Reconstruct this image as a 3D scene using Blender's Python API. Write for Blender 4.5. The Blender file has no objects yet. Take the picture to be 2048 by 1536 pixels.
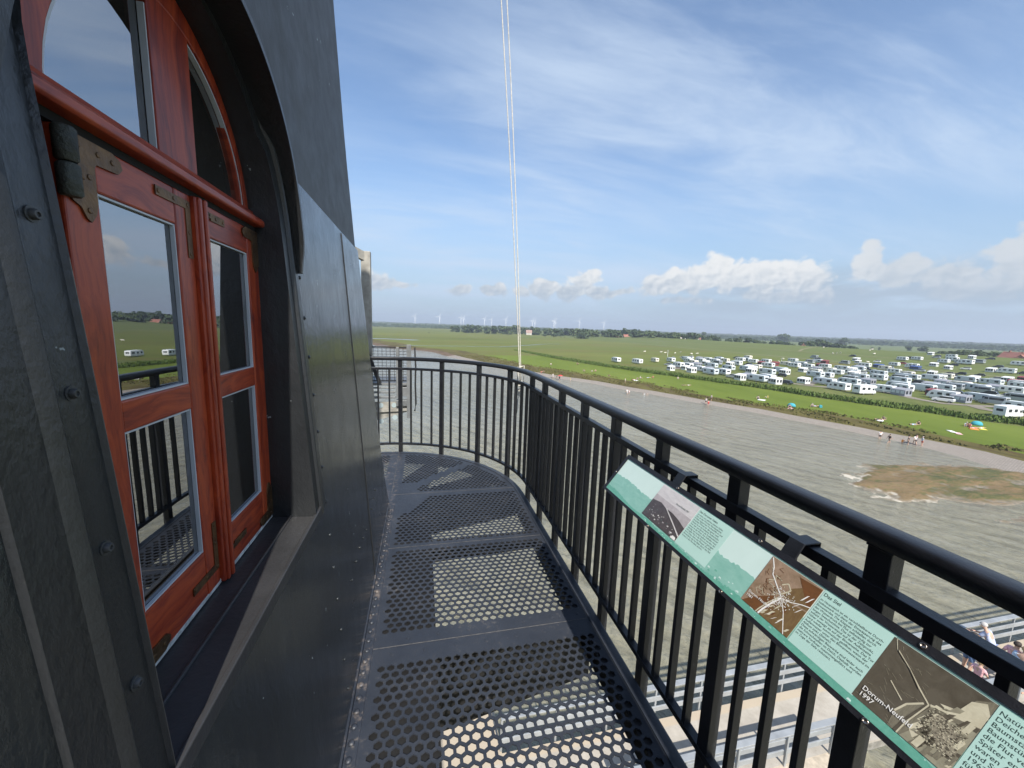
import bpy, bmesh, math, random
from math import sin, cos, pi, radians, sqrt, atan2, hypot, tan
from mathutils import Vector, Matrix, noise as mnoise

# ------------------------------------------------------------------ scene, camera, light
S = bpy.context.scene
C = S.collection
random.seed(7)
EYE = Vector((0, 0, 1.6))
F_PX, PITCH, ROLL, YAW = 775.0, radians(8.4), radians(2.0), radians(13.2)

cam_d = bpy.data.cameras.new("camera")
cam = bpy.data.objects.new("camera", cam_d)
C.objects.link(cam)
S.camera = cam
cam_d.sensor_width = 36.0
cam_d.lens = 36.0 * F_PX / 2048.0
cam_d.clip_start = 0.03
cam_d.clip_end = 30000
fh = Vector((sin(YAW), cos(YAW), 0))
rt = Vector((cos(YAW), -sin(YAW), 0))
FW = fh * cos(PITCH) - Vector((0, 0, sin(PITCH)))
UP = fh * sin(PITCH) + Vector((0, 0, cos(PITCH)))
RX = rt * cos(ROLL) + UP * sin(ROLL)
UY = -rt * sin(ROLL) + UP * cos(ROLL)
M = Matrix((RX, UY, -FW)).transposed().to_4x4()
M.translation = EYE
cam.matrix_world = M


def ray(x, y):
    u, w = (x - 1024) / F_PX, (768 - y) / F_PX
    return RX * u + UY * w + FW


def onz(x, y, z):
    R = ray(x, y)
    return EYE + R * ((z - EYE.z) / R.z)


SUN = Vector((0.032, -0.70, 0.714)).normalized()
SUN_EL = math.asin(SUN.z)
sun_d = bpy.data.lights.new("sun", "SUN")
sun_d.energy = 3.4
sun_d.angle = radians(0.55)
sun_d.color = (1.0, 0.95, 0.87)
sun = bpy.data.objects.new("sun", sun_d)
C.objects.link(sun)
sun.rotation_euler = (-SUN).to_track_quat('-Z', 'Y').to_euler()
sun.location = (0, -40, 60)

S.view_settings.view_transform = 'Standard'
S.view_settings.look = 'None'
S.view_settings.gamma = 1
S.view_settings.exposure = 1.15
S.cycles.use_denoising = True
S.cycles.max_bounces = 8
S.cycles.transparent_max_bounces = 12
S.cycles.caustics_reflective = False
S.cycles.caustics_refractive = False


# ------------------------------------------------------------------ node helpers
class NT:
    def __init__(s, tree):
        s.t = tree
        s.n = tree.nodes
        s.l = tree.links

    def new(s, typ, **kw):
        nd = s.n.new(typ)
        for k, v in kw.items():
            setattr(nd, k, v)
        return nd

    def put(s, sock, v):
        if v is None:
            return
        if hasattr(v, 'is_output') or isinstance(v, bpy.types.NodeSocket):
            s.l.new(v, sock)
        else:
            sock.default_value = v

    def math(s, op, a, b=None, c=None, clamp=False):
        nd = s.new('ShaderNodeMath', operation=op)
        nd.use_clamp = clamp
        for i, v in enumerate((a, b, c)):
            if v is not None:
                s.put(nd.inputs[i], v)
        return nd.outputs[0]

    def vmath(s, op, a, b=None, out=0):
        nd = s.new('ShaderNodeVectorMath', operation=op)
        s.put(nd.inputs[0], a)
        if b is not None:
            s.put(nd.inputs[1], b)
        return nd.outputs[out]

    def noise(s, vec, scale, detail=4, rough=0.55, dist=0.0, dim='3D', out=0):
        nd = s.new('ShaderNodeTexNoise')
        nd.noise_dimensions = dim
        if vec is not None:
            s.put(nd.inputs['Vector'], vec)
        nd.inputs['Scale'].default_value = scale
        nd.inputs['Detail'].default_value = detail
        nd.inputs['Roughness'].default_value = rough
        nd.inputs['Distortion'].default_value = dist
        return nd.outputs[out]

    def ramp(s, fac, stops, interp='LINEAR'):
        nd = s.new('ShaderNodeValToRGB')
        cr = nd.color_ramp
        cr.interpolation = interp
        while len(cr.elements) < len(stops):
            cr.elements.new(0.5)
        for e, (p, c) in zip(cr.elements, stops):
            e.position = p
            e.color = c if len(c) == 4 else (*c, 1)
        s.put(nd.inputs[0], fac)
        return nd.outputs[0]

    def sstep(s, v, a, b):
        nd = s.new('ShaderNodeMapRange', interpolation_type='SMOOTHSTEP')
        s.put(nd.inputs['Value'], v)
        nd.inputs['From Min'].default_value = a
        nd.inputs['From Max'].default_value = b
        return nd.outputs[0]

    def mix(s, f, a, b, mode='MIX'):
        nd = s.new('ShaderNodeMix', data_type='RGBA', blend_type=mode)
        s.put(nd.inputs[0], f)
        for i, v in ((6, a), (7, b)):
            if isinstance(v, tuple) and len(v) == 3:
                v = (*v, 1)
            s.put(nd.inputs[i], v)
        return nd.outputs[2]

    def mapping(s, vec, scale=(1, 1, 1), rot=(0, 0, 0), loc=(0, 0, 0)):
        nd = s.new('ShaderNodeMapping')
        s.put(nd.inputs[0], vec)
        nd.inputs['Scale'].default_value = scale
        nd.inputs['Rotation'].default_value = rot
        nd.inputs['Location'].default_value = loc
        return nd.outputs[0]


def new_mat(name):
    m = bpy.data.materials.new(name)
    m.use_nodes = True
    nt = NT(m.node_tree)
    b = nt.n['Principled BSDF']
    return m, nt, b


def simple(name, col, rough=0.6, metal=0.0, var=0.0, vscale=8.0, bump=0.0, bscale=40.0, spec=None, coat=0.0, col2=None, stretch=(1, 1, 1)):
    """Principled paint with noise in colour, roughness and surface."""
    m, nt, b = new_mat(name)
    tc = nt.new('ShaderNodeTexCoord').outputs['Object']
    v = nt.mapping(tc, scale=stretch)
    if var > 0 or col2 is not None:
        n = nt.noise(v, vscale, 5, 0.6)
        c2 = col2 if col2 is not None else tuple(c * (1 - var) for c in col)
        c1 = col if col2 is not None else tuple(min(1, c * (1 + var)) for c in col)
        nt.put(b.inputs['Base Color'], nt.ramp(n, [(0.3, c2), (0.7, c1)]))
        nt.put(b.inputs['Roughness'], nt.ramp(n, [(0.2, (max(0, rough - .06),) * 3), (0.8, (min(1, rough + .08),) * 3)]))
    else:
        b.inputs['Base Color'].default_value = (*col, 1)
        b.inputs['Roughness'].default_value = rough
    b.inputs['Metallic'].default_value = metal
    if spec is not None:
        b.inputs['Specular IOR Level'].default_value = spec
    if coat:
        b.inputs['Coat Weight'].default_value = coat
        b.inputs['Coat Roughness'].default_value = 0.12
    if bump > 0:
        bn = nt.new('ShaderNodeBump')
        bn.inputs['Strength'].default_value = bump
        bn.inputs['Distance'].default_value = 0.01
        nt.put(bn.inputs['Height'], nt.noise(v, bscale, 4, 0.6))
        nt.put(b.inputs['Normal'], bn.outputs[0])
    return m


# ------------------------------------------------------------------ sky
W = bpy.data.worlds.new("World")
S.world = W
W.use_nodes = True
wt = NT(W.node_tree)
bg = wt.n['Background']
sky = wt.new('ShaderNodeTexSky', sky_type='NISHITA')
sky.sun_disc = False
sky.sun_elevation = SUN_EL
sky.sun_rotation = atan2(SUN.x, SUN.y)
sky.air_density = 1.0
sky.dust_density = 0.6
sky.ozone_density = 2.0
sky.altitude = 20
SKY_STRENGTH = 0.11
bg.inputs['Strength'].default_value = SKY_STRENGTH
dirv = wt.new('ShaderNodeTexCoord').outputs['Generated']
sep = wt.new('ShaderNodeSeparateXYZ')
wt.put(sep.inputs[0], dirv)
dx, dy, dz = sep.outputs
hor = wt.math('SQRT', wt.math('ADD', wt.math('MULTIPLY', dx, dx), wt.math('MULTIPLY', dy, dy)))
el = wt.math('MULTIPLY', wt.math('ARCTAN2', dz, hor), 180 / pi)      # elevation, degrees
az = wt.math('MULTIPLY', wt.math('ARCTAN2', dx, dy), 180 / pi)       # azimuth from +Y, clockwise, degrees
ae = wt.new('ShaderNodeCombineXYZ')
wt.put(ae.inputs[0], az)
wt.put(ae.inputs[1], el)
AE = ae.outputs[0]

# high thin cirrus on a flat layer
den = wt.math('ADD', wt.math('MAXIMUM', dz, 0.0), 0.16)
pc = wt.new('ShaderNodeCombineXYZ')
wt.put(pc.inputs[0], wt.math('DIVIDE', dx, den))
wt.put(pc.inputs[1], wt.math('DIVIDE', dy, den))
P1 = wt.mapping(pc.outputs[0], scale=(0.55, 1.9, 1), rot=(0, 0, radians(-28)), loc=(0.35, 0.2, 0))
w1 = wt.noise(P1, 1.0, 3, 0.5, 0.0, out=1)
P1b = wt.vmath('ADD', P1, wt.vmath('MULTIPLY', w1, (0.7, 0.7, 0.7)))
cir = wt.noise(P1b, 1.35, 7, 0.62, 0.25)
P2 = wt.mapping(pc.outputs[0], scale=(0.5, 0.75, 1), rot=(0, 0, radians(20)), loc=(2.1, 0.7, 0))
cov = wt.noise(P2, 0.9, 3, 0.5, 0.3)
cirrus = wt.math('MULTIPLY', wt.sstep(cir, 0.34, 0.72), wt.sstep(cov, 0.33, 0.60))
cirrus = wt.math('ADD', wt.math('MULTIPLY', cirrus, 0.72), wt.math('MULTIPLY', wt.sstep(cov, 0.38, 0.68), 0.16))

# cumulus bank low over the land: lobes at their bearings and heights, edges broken by noise
LOBES = [  # azimuth, elevation, half width, half height, density
    (-6.6, 5.5, 3.4, 1.25, 1.0), (-2.6, 5.2, 1.7, .5, .6), (5.2, 4.9, 1.8, .9, .75), (10.0, 5.3, 2.3, 1.0, .9),
    (14.4, 5.0, 1.4, .9, .75), (17.2, 5.5, 2.2, 1.5, 1.0), (20.9, 5.2, 2.4, 1.4, 1.0), (22.6, 6.4, 1.6, 1.7, 1.0), (24.0, 7.3, 1.3, 1.1, 1.0),
    (25.0, 5.2, 2.4, 1.1, .9), (28.2, 5.5, 1.5, .7, .75),
    (32.6, 6.0, 2.2, 1.5, 1.0), (34.8, 6.6, 2.2, 1.7, 1.05), (37.0, 6.9, 2.2, 1.9, 1.1), (39.6, 7.9, 2.0, 2.1, 1.15), (40.3, 8.8, 1.1, 1.4, 1.1), (41.8, 7.2, 2.4, 2.0, 1.1), (44.2, 7.3, 2.3, 1.9, 1.05),
    (46.4, 7.0, 2.2, 1.9, 1.0), (49.0, 6.9, 2.4, 1.9, 1.0), (36.0, 4.2, 3.6, .7, .5), (44.5, 4.9, 2.2, 1.0, .8), (48.5, 4.6, 4.0, 1.0, .7),
    (54.6, 8.0, 1.6, 2.4, .8), (56.6, 6.9, 2.8, 1.7, .8), (60.5, 6.5, 2.4, 1.2, .8), (64.8, 8.0, 2.6, 2.4, .85), (68.5, 7.2, 4, 2.2, .9), (63, 5.0, 6, 1.1, .85),
    (82, 6, 6, 2, 1.0), (95, 7, 5, 2.4, 1.0), (112, 6, 7, 1.8, 1.0), (-30, 5, 6, 1.2, 1.0), (-48, 6, 5, 2, 1.0),
]
wob = wt.vmath('MULTIPLY', wt.vmath('SUBTRACT', wt.noise(AE, 0.42, 2, 0.5, out=1), (0.5, 0.5, 0.5)), (1.8, 1.0, 0))
AEd = wt.vmath('ADD', AE, wob)


def bank(vec):
    """Height of the cloud heap at a bearing: rounded lobes, each roughened by finer billows."""
    field = None
    for a0, e0, ra, re, dn in LOBES:
        d = wt.vmath('LENGTH', wt.vmath('MULTIPLY', wt.vmath('SUBTRACT', vec, (a0, e0, 0)), (1 / ra, 1 / re, 0)), out=1)
        v = wt.math('MULTIPLY', wt.math('SUBTRACT', 1.15, d), dn)
        if field is None:
            field = v
        else:
            nd = wt.new('ShaderNodeMath', operation='SMOOTH_MAX')
            wt.put(nd.inputs[0], field)
            wt.put(nd.inputs[1], v)
            nd.inputs[2].default_value = .22
            field = nd.outputs[0]
    return field


def billow(vec, sc):
    vo = wt.new('ShaderNodeTexVoronoi', feature='F1', voronoi_dimensions='2D')
    vo.inputs['Scale'].default_value = sc
    wt.put(vo.inputs['Vector'], vec)
    return vo.outputs['Distance']


AEs = wt.vmath('MULTIPLY', AEd, (1, 1.25, 0))
AEt = wt.vmath('ADD', AEs, (.30, -.34, 0))
field = bank(AEd)


def rough(vec):
    b1 = wt.math('MULTIPLY', wt.math('SUBTRACT', .45, billow(vec, .52)), 1.0)
    b2 = wt.math('MULTIPLY', wt.math('SUBTRACT', .45, billow(vec, 1.25)), .26)
    n = wt.math('MULTIPLY', wt.math('SUBTRACT', wt.noise(vec, 1.1, 5, .56, dim='2D'), .5), .75)
    return wt.math('ADD', wt.math('ADD', b1, b2), n)


r0, r1 = rough(AEs), rough(AEt)
cf = wt.math('ADD', field, wt.math('MULTIPLY', r0, .62))
cum = wt.math('MULTIPLY', wt.sstep(cf, 0.06, 0.42), wt.sstep(wt.math('ADD', el, wt.math('MULTIPLY', r0, .8)), 2.4, 5.0))
lit = wt.sstep(wt.math('ADD', wt.math('MULTIPLY', wt.math('SUBTRACT', r0, r1), .52), wt.math('ADD', wt.math('MULTIPLY', wt.math('SUBTRACT', el, 5.9), 0.17), wt.math('MULTIPLY', field, -.18))), -0.62, 0.40)
lit = wt.math('MULTIPLY', lit, wt.math('SUBTRACT', 1.0, wt.math('MULTIPLY', wt.sstep(az, 47.0, 58.0), .5)))
# flat grey-blue layer the bank stands on, to the right of it
lay = wt.noise(wt.vmath('MULTIPLY', AE, (0.22, 1.0, 0)), 0.75, 5, 0.6)
layer = wt.math('MULTIPLY', wt.sstep(az, 26.0, 44.0), wt.math('MULTIPLY', wt.sstep(el, 9.0, 5.6), wt.sstep(lay, 0.25, 0.58)))
layer = wt.math('MULTIPLY', layer, 0.92)
K = 1.0 / SKY_STRENGTH


def cl(r, g, b):
    return (r * K, g * K, b * K, 1)


hsv = wt.new('ShaderNodeHueSaturation')
hsv.inputs['Saturation'].default_value = 1.06
hsv.inputs['Value'].default_value = 0.80
wt.put(hsv.inputs['Color'], sky.outputs[0])
col = hsv.outputs[0]
low = wt.math('MULTIPLY', wt.sstep(el, 24.0, 1.0), 0.85)
col = wt.mix(low, col, cl(.180, .245, .325))
col = wt.mix(cirrus, col, cl(.285, .345, .43))
col = wt.mix(layer, col, cl(.195, .242, .295))
ccol = wt.mix(lit, cl(.205, .245, .29), cl(.41, .415, .415))
col = wt.mix(cum, col, ccol)
hz = wt.math('MULTIPLY', wt.sstep(el, 6.0, 0.0), 0.45)
col = wt.mix(hz, col, cl(.215, .27, .33))
wt.put(bg.inputs['Color'], col)

# ------------------------------------------------------------------ mesh helpers
class MB:
    """Collects faces; build() links them as ONE mesh object."""

    def __init__(s):
        s.v, s.f, s.m = [], [], []

    def add(s, verts, faces, mi=0):
        o = len(s.v)
        s.v += [tuple(v) for v in verts]
        s.f += [tuple(i + o for i in f) for f in faces]
        s.m += [mi] * len(faces)
        return s

    def box(s, a, b, mi=0):
        x0, y0, z0 = a
        x1, y1, z1 = b
        return s.add([(x0, y0, z0), (x1, y0, z0), (x1, y1, z0), (x0, y1, z0), (x0, y0, z1), (x1, y0, z1), (x1, y1, z1), (x0, y1, z1)],
                     [(0, 3, 2, 1), (4, 5, 6, 7), (0, 1, 5, 4), (1, 2, 6, 5), (2, 3, 7, 6), (3, 0, 4, 7)], mi)

    def bar(s, p, q, w, h, up=(0, 0, 1), mi=0):
        p, q = Vector(p), Vector(q)
        d = (q - p).normalized()
        u = Vector(up)
        if abs(d.dot(u)) > .99:
            u = Vector((1, 0, 0))
        sd = d.cross(u).normalized()
        u = sd.cross(d)
        vs = []
        for c in (p, q):
            for a, b in ((-1, -1), (1, -1), (1, 1), (-1, 1)):
                vs.append(c + sd * (a * w / 2) + u * (b * h / 2))
        return s.add(vs, [(3, 2, 1, 0), (4, 5, 6, 7), (0, 1, 5, 4), (1, 2, 6, 5), (2, 3, 7, 6), (3, 0, 4, 7)], mi)

    def sweep(s, path, prof, mi=0, closed=False, cap=True, up=(0, 0, 1)):
        """prof: list of (side, up) swept along path."""
        n = len(path)
        path = [Vector(p) for p in path]
        rows = []
        for i in range(n):
            if closed:
                d = path[(i + 1) % n] - path[i - 1]
            else:
                d = path[min(i + 1, n - 1)] - path[max(i - 1, 0)]
            d.normalize()
            u = Vector(up)
            if abs(d.dot(u)) > .99:
                u = Vector((1, 0, 0))
            sd = d.cross(u).normalized()
            u2 = sd.cross(d)
            rows.append([path[i] + sd * a + u2 * b for a, b in prof])
        k = len(prof)
        vs = [p for r in rows for p in r]
        fs = []
        for i in range(n if closed else n - 1):
            j = (i + 1) % n
            for t in range(k):
                t2 = (t + 1) % k
                fs.append((i * k + t, i * k + t2, j * k + t2, j * k + t))
        if cap and not closed:
            fs.append(tuple(reversed(range(k))))
            fs.append(tuple((n - 1) * k + t for t in range(k)))
        return s.add(vs, fs, mi)

    def tube(s, path, r, n=8, mi=0, closed=False, r2=None):
        if r2 is None:
            return s.sweep(path, [(r * cos(2 * pi * t / n), r * sin(2 * pi * t / n)) for t in range(n)], mi, closed)
        path = [Vector(p) for p in path]
        base = len(s.v)
        s.sweep(path, [(cos(2 * pi * t / n), sin(2 * pi * t / n)) for t in range(n)], mi, closed)
        for i, p in enumerate(path):
            rr = r + (r2 - r) * i / (len(path) - 1)
            for t in range(n):
                v = Vector(s.v[base + i * n + t])
                s.v[base + i * n + t] = tuple(p + (v - p) * rr)
        return s

    def lathe(s, c, prof, n=12, axis='Z', mi=0):
        """prof: (radius, along)"""
        vs, fs = [], []
        for r, h in prof:
            for t in range(n):
                a = 2 * pi * t / n
                x, y = r * cos(a), r * sin(a)
                p = {'Z': (x, y, h), 'X': (h, x, y), 'Y': (y, h, x)}[axis]
                vs.append((c[0] + p[0], c[1] + p[1], c[2] + p[2]))
        k = len(prof)
        for i in range(k - 1):
            for t in range(n):
                t2 = (t + 1) % n
                fs.append((i * n + t, i * n + t2, (i + 1) * n + t2, (i + 1) * n + t))
        fs.append(tuple(reversed(range(n))))
        fs.append(tuple((k - 1) * n + t for t in range(n)))
        return s.add(vs, fs, mi)

    def prism(s, poly, fa, fb, mi=0):
        """poly: 2-D points; fa / fb map a point to the 3-D bottom / top."""
        k = len(poly)
        vs = [fa(*p) for p in poly] + [fb(*p) for p in poly]
        fs = [tuple(reversed(range(k))), tuple(range(k, 2 * k))]
        fs += [(i, (i + 1) % k, k + (i + 1) % k, k + i) for i in range(k)]
        return s.add(vs, fs, mi)

    def build(s, name, mats, parent=None, smooth=False, bevel=0, seg=2, autos=None, loc=None):
        me = bpy.data.meshes.new(name)
        me.from_pydata(s.v, [], s.f)
        if not isinstance(mats, (list, tuple)):
            mats = [mats]
        for m in mats:
            me.materials.append(m)
        if len(mats) > 1:
            me.polygons.foreach_set('material_index', s.m)
        me.update()
        o = bpy.data.objects.new(name, me)
        C.objects.link(o)
        if smooth:
            me.polygons.foreach_set('use_smooth', [True] * len(me.polygons))
        if autos:
            me.polygons.foreach_set('use_smooth', [True] * len(me.polygons))
            me.set_sharp_from_angle(angle=radians(autos))
        if bevel:
            b = o.modifiers.new('bevel', 'BEVEL')
            b.width = bevel
            b.segments = seg
            b.limit_method = 'ANGLE'
            b.angle_limit = radians(40)
        if parent is not None:
            o.parent = parent
        return o


def recalc(o):
    bm = bmesh.new()
    bm.from_mesh(o.data)
    bmesh.ops.recalc_face_normals(bm, faces=bm.faces)
    bm.to_mesh(o.data)
    bm.free()


def thing(name, label, cat, loc=(0, 0, 0), rz=0, group=None):
    o = bpy.data.objects.new(name, None)
    C.objects.link(o)
    o.empty_display_size = 0.2
    o.location = loc
    o.rotation_euler = (0, 0, rz)
    return tag(o, label, cat, group)


def tag(o, label, cat, group=None):
    o['label'] = label
    o['category'] = cat
    if group:
        o['group'] = group
    return o


def struct(o):
    o['kind'] = 'structure'
    return o


def stuff(o, label, cat):
    o['kind'] = 'stuff'
    o['label'] = label
    o['category'] = cat
    return o


def dup(root, loc, rz=0, label=None, scale=None):
    r = root.copy()
    C.objects.link(r)
    r.location = loc
    r.rotation_euler = (0, 0, rz)
    if scale:
        r.scale = scale if isinstance(scale, (tuple, list)) else (scale,) * 3
    if label:
        r['label'] = label
    for ch in list(root.children):
        c = ch.copy()
        C.objects.link(c)
        c.parent = r
        for g in ch.children:
            d = g.copy()
            C.objects.link(d)
            d.parent = c
    return r


def lerp_table(tab, x):
    if x <= tab[0][0]:
        return tab[0][1]
    for (a, va), (b, vb) in zip(tab, tab[1:]):
        if x <= b:
            return va + (vb - va) * (x - a) / (b - a)
    return tab[-1][1]


# ------------------------------------------------------------------ materials near the camera
M_RAIL = simple('railing_black_paint', (.013, .014, .017), .33, var=.25, vscale=14, bump=.12, bscale=160, spec=.5)
M_DECK = None


def deck_mat():
    m, nt, b = new_mat('deck_paint')
    g = nt.new('ShaderNodeNewGeometry').outputs['Position']
    n1 = nt.noise(g, 3.0, 6, .65)
    n2 = nt.noise(g, 42.0, 5, .7)
    base = nt.ramp(n1, [(.3, (.020, .024, .033)), (.7, (.036, .041, .052))])
    dirt = nt.sstep(nt.math('ADD', nt.math('MULTIPLY', n2, .6), nt.math('MULTIPLY', n1, .5)), .60, .78)
    c = nt.mix(nt.math('MULTIPLY', dirt, .45), base, (.17, .15, .13))
    # pale droppings and dust gathered in a band by the wall foot
    sp = nt.new('ShaderNodeSeparateXYZ')
    nt.put(sp.inputs[0], g)
    n3 = nt.noise(g, 21.0, 6, .66)
    band = nt.math('MULTIPLY', nt.sstep(sp.outputs[0], -.222, -.245), nt.sstep(n3, .50, .70))
    c = nt.mix(nt.math('MULTIPLY', band, .6), c, (.22, .18, .15))
    nt.put(b.inputs['Base Color'], c)
    nt.put(b.inputs['Roughness'], nt.ramp(n2, [(.3, (.36,) * 3), (.75, (.6,) * 3)]))
    bn = nt.new('ShaderNodeBump')
    bn.inputs['Strength'].default_value = .25
    bn.inputs['Distance'].default_value = .004
    nt.put(bn.inputs['Height'], nt.noise(g, 120, 3, .6))
    nt.put(b.inputs['Normal'], bn.outputs[0])
    return m


M_DECK = deck_mat()


def steel_paint(name, col, rough, big, fine, chips=0.0, warm=None, bdist=.012):
    """Thick brushed tar paint on riveted plate: vertical brush relief, orange peel, a few pale chips."""
    m, nt, b = new_mat(name)
    g = nt.new('ShaderNodeNewGeometry').outputs['Position']
    st = nt.mapping(g, scale=(1, 3.0, .45))
    n1 = nt.noise(st, 2.2, 6, .6)
    c = nt.ramp(n1, [(.25, tuple(v * .72 for v in col)), (.75, tuple(v * 1.25 for v in col))])
    if warm:
        c = nt.mix(nt.sstep(nt.noise(g, 1.3, 4, .6), .45, .7), c, warm)
    if chips:
        v = nt.new('ShaderNodeTexVoronoi', feature='F1')
        v.inputs['Scale'].default_value = 13.0
        v.inputs['Randomness'].default_value = 1.0
        nt.put(v.inputs['Vector'], nt.vmath('ADD', g, nt.vmath('MULTIPLY', nt.noise(g, 60, 2, .6, out=1), (.05, .05, .05))))
        spot = nt.sstep(v.outputs['Distance'], .085, .05)
        keep = nt.math('LESS_THAN', nt.new('ShaderNodeSeparateColor').outputs[0], .2)
        sc = keep.node.inputs[0].links[0].from_node
        nt.put(sc.inputs[0], v.outputs['Color'])
        c = nt.mix(nt.math('MULTIPLY', nt.math('MULTIPLY', spot, keep), chips), c, (.45, .5, .5))
    nt.put(b.inputs['Base Color'], c)
    nt.put(b.inputs['Roughness'], nt.ramp(nt.noise(g, 9, 5, .65), [(.25, (max(.02, rough - .08),) * 3), (.8, (rough + .12,) * 3)]))
    b.inputs['Specular IOR Level'].default_value = .55
    h = nt.math('ADD', nt.math('MULTIPLY', nt.noise(nt.mapping(g, scale=(1, 2.2, .5)), 3.0, 4, .55), big),
                nt.math('MULTIPLY', nt.noise(nt.mapping(g, scale=(1, 1.2, .7)), 70, 4, .6), fine))
    bn = nt.new('ShaderNodeBump')
    bn.inputs['Strength'].default_value = .6
    bn.inputs['Distance'].default_value = bdist
    nt.put(bn.inputs['Height'], h)
    nt.put(b.inputs['Normal'], bn.outputs[0])
    return m


M_WALL = steel_paint('tower_gloss_paint', (.021, .024, .025), .19, .6, .14, .8, bdist=.014)
M_WALL2 = steel_paint('tower_matt_paint', (.034, .037, .038), .58, .25, .12, .8)
M_SURR = steel_paint('surround_paint', (.015, .0165, .018), .34, .5, .40, .55, bdist=.007)
M_SILL = steel_paint('sill_paint', (.032, .032, .033), .40, .2, .3, .6, bdist=.006)
M_HOOD = steel_paint('hood_paint', (.016, .017, .018), .35, .3, .5, .4, bdist=.006)


def wood_mat(name, along):
    m, nt, b = new_mat(name)
    g = nt.new('ShaderNodeNewGeometry').outputs['Position']
    sc = (6, 16, 1.1) if along == 'Z' else (6, 1.4, 16)
    v = nt.mapping(g, scale=sc)
    v = nt.vmath('ADD', v, nt.vmath('MULTIPLY', nt.noise(g, 3.0, 3, .5, out=1), (1.5, 1.5, 1.5)))
    n1 = nt.noise(v, 2.2, 7, .65, .8)
    n2 = nt.noise(v, 14, 3, .6)
    f = nt.math('ADD', nt.math('MULTIPLY', n1, .8), nt.math('MULTIPLY', n2, .2))
    c = nt.ramp(f, [(.30, (.10, .010, .006)), (.44, (.24, .028, .011)), (.56, (.38, .055, .016)), (.74, (.46, .085, .022))])
    nt.put(b.inputs['Base Color'], c)
    b.inputs['Roughness'].default_value = .42
    b.inputs['Specular IOR Level'].default_value = .35
    b.inputs['Coat Weight'].default_value = .22
    b.inputs['Coat Roughness'].default_value = .16
    bn = nt.new('ShaderNodeBump')
    bn.inputs['Strength'].default_value = .15
    bn.inputs['Distance'].default_value = .002
    nt.put(bn.inputs['Height'], f)
    nt.put(b.inputs['Normal'], bn.outputs[0])
    return m


M_WOODV = wood_mat('varnished_wood_upright', 'Z')
M_WOODH = wood_mat('varnished_wood_rail', 'Y')
M_BRASS = simple('aged_brass', (.23, .135, .065), .42, .85, vscale=30, col2=(.09, .055, .035), bump=.2, bscale=90)
M_KNUCK = simple('weathered_bronze', (.10, .105, .085), .6, .5, vscale=24, col2=(.035, .035, .03), bump=.6, bscale=60)
M_BEAD = simple('white_glazing_bead', (.52, .55, .58), .4, var=.06)
M_INT = simple('dark_interior_and_shade', (.010, .010, .011), .9)
M_BOLT = simple('bolt_head', (.06, .06, .058), .5, .1, var=.4, vscale=60)
M_SEAL = simple('white_sealant', (.55, .55, .52), .7, var=.4, vscale=60)


def glass_mat():
    m, nt, b = new_mat('window_glass')
    nt.n.remove(b)
    out = nt.n['Material Output']
    fr = nt.new('ShaderNodeFresnel')
    fr.inputs['IOR'].default_value = 5.0
    tr = nt.new('ShaderNodeBsdfTransparent')
    tr.inputs[0].default_value = (.50, .53, .54, 1)
    gl = nt.new('ShaderNodeBsdfGlossy')
    gl.inputs['Roughness'].default_value = .0
    gl.inputs['Color'].default_value = (.95, .97, 1, 1)
    g = nt.new('ShaderNodeNewGeometry').outputs['Position']
    bn = nt.new('ShaderNodeBump')
    bn.inputs['Strength'].default_value = .02
    bn.inputs['Distance'].default_value = .002
    nt.put(bn.inputs['Height'], nt.noise(g, 7, 2, .5))
    nt.put(gl.inputs['Normal'], bn.outputs[0])
    mx = nt.new('ShaderNodeMixShader')
    nt.put(mx.inputs[0], fr.outputs[0])
    nt.put(mx.inputs[1], tr.outputs[0])
    nt.put(mx.inputs[2], gl.outputs[0])
    nt.put(out.inputs['Surface'], mx.outputs[0])
    return m


M_GLASS = glass_mat()

# ------------------------------------------------------------------ lighthouse tower
YM = .945           # middle of the wall and of the window opening
YS = 1.008          # meeting line of the sashes
OPW, OPZ0, OPZ1 = .3865, .95, 1.86
RC = .18
YCT = [(-16, 4.55), (-2, 3.57), (-.4, 3.45), (0, 3.40), (.3, 3.25), (.7, 3.13), (1.4, 3.02), (2.08, 2.92), (2.0801, 2.885), (2.7, 2.76), (3.4, 2.71), (5, 2.60), (11, 2.2)]


def WX(z):
    return -.285 - .07 * z if z <= 2.08 else -.441 - .045 * (z - 2.08)


def YC(z):
    return lerp_table(YCT, z)


def op_half(z):
    if z < OPZ0 or z > OPZ1 + OPW:
        return None
    return OPW if z <= OPZ1 else sqrt(max(0, OPW ** 2 - (z - OPZ1) ** 2))


tower = thing('lighthouse_tower', 'dark grey riveted steel lighthouse tower with a red arched window', 'lighthouse', (-2.7, YM, 0))


def put(o):
    """Keep world coordinates when parenting to a thing away from the origin."""
    o.matrix_parent_inverse = o.parent.matrix_world.inverted() if False else Matrix.Translation(-Vector(o.parent.location))
    return o


def tp(mb, name, mats, parent=None, **kw):
    return put(mb.build(name, mats, tower if parent is None else parent, **kw)) if parent is None else mb.build(name, mats, parent, **kw)


zr = [-15.7, -12, -8, -5, -3, -2, -1.2, -.6, -.3, 0, .15, .3, .5, .7, .95]
zr += [1.1, 1.25, 1.4, 1.55, 1.7, 1.86]
nA = 18
zr += [OPZ1 + OPW * sin(pi / 2 * i / nA) for i in range(1, nA + 1)]
zr += [2.08, 2.0801, 2.4, 2.6, 2.8, 3.0, 3.3, 3.7, 4.2, 5, 6.5, 8, 11]
zr = sorted(set(round(z, 5) for z in zr))


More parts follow.
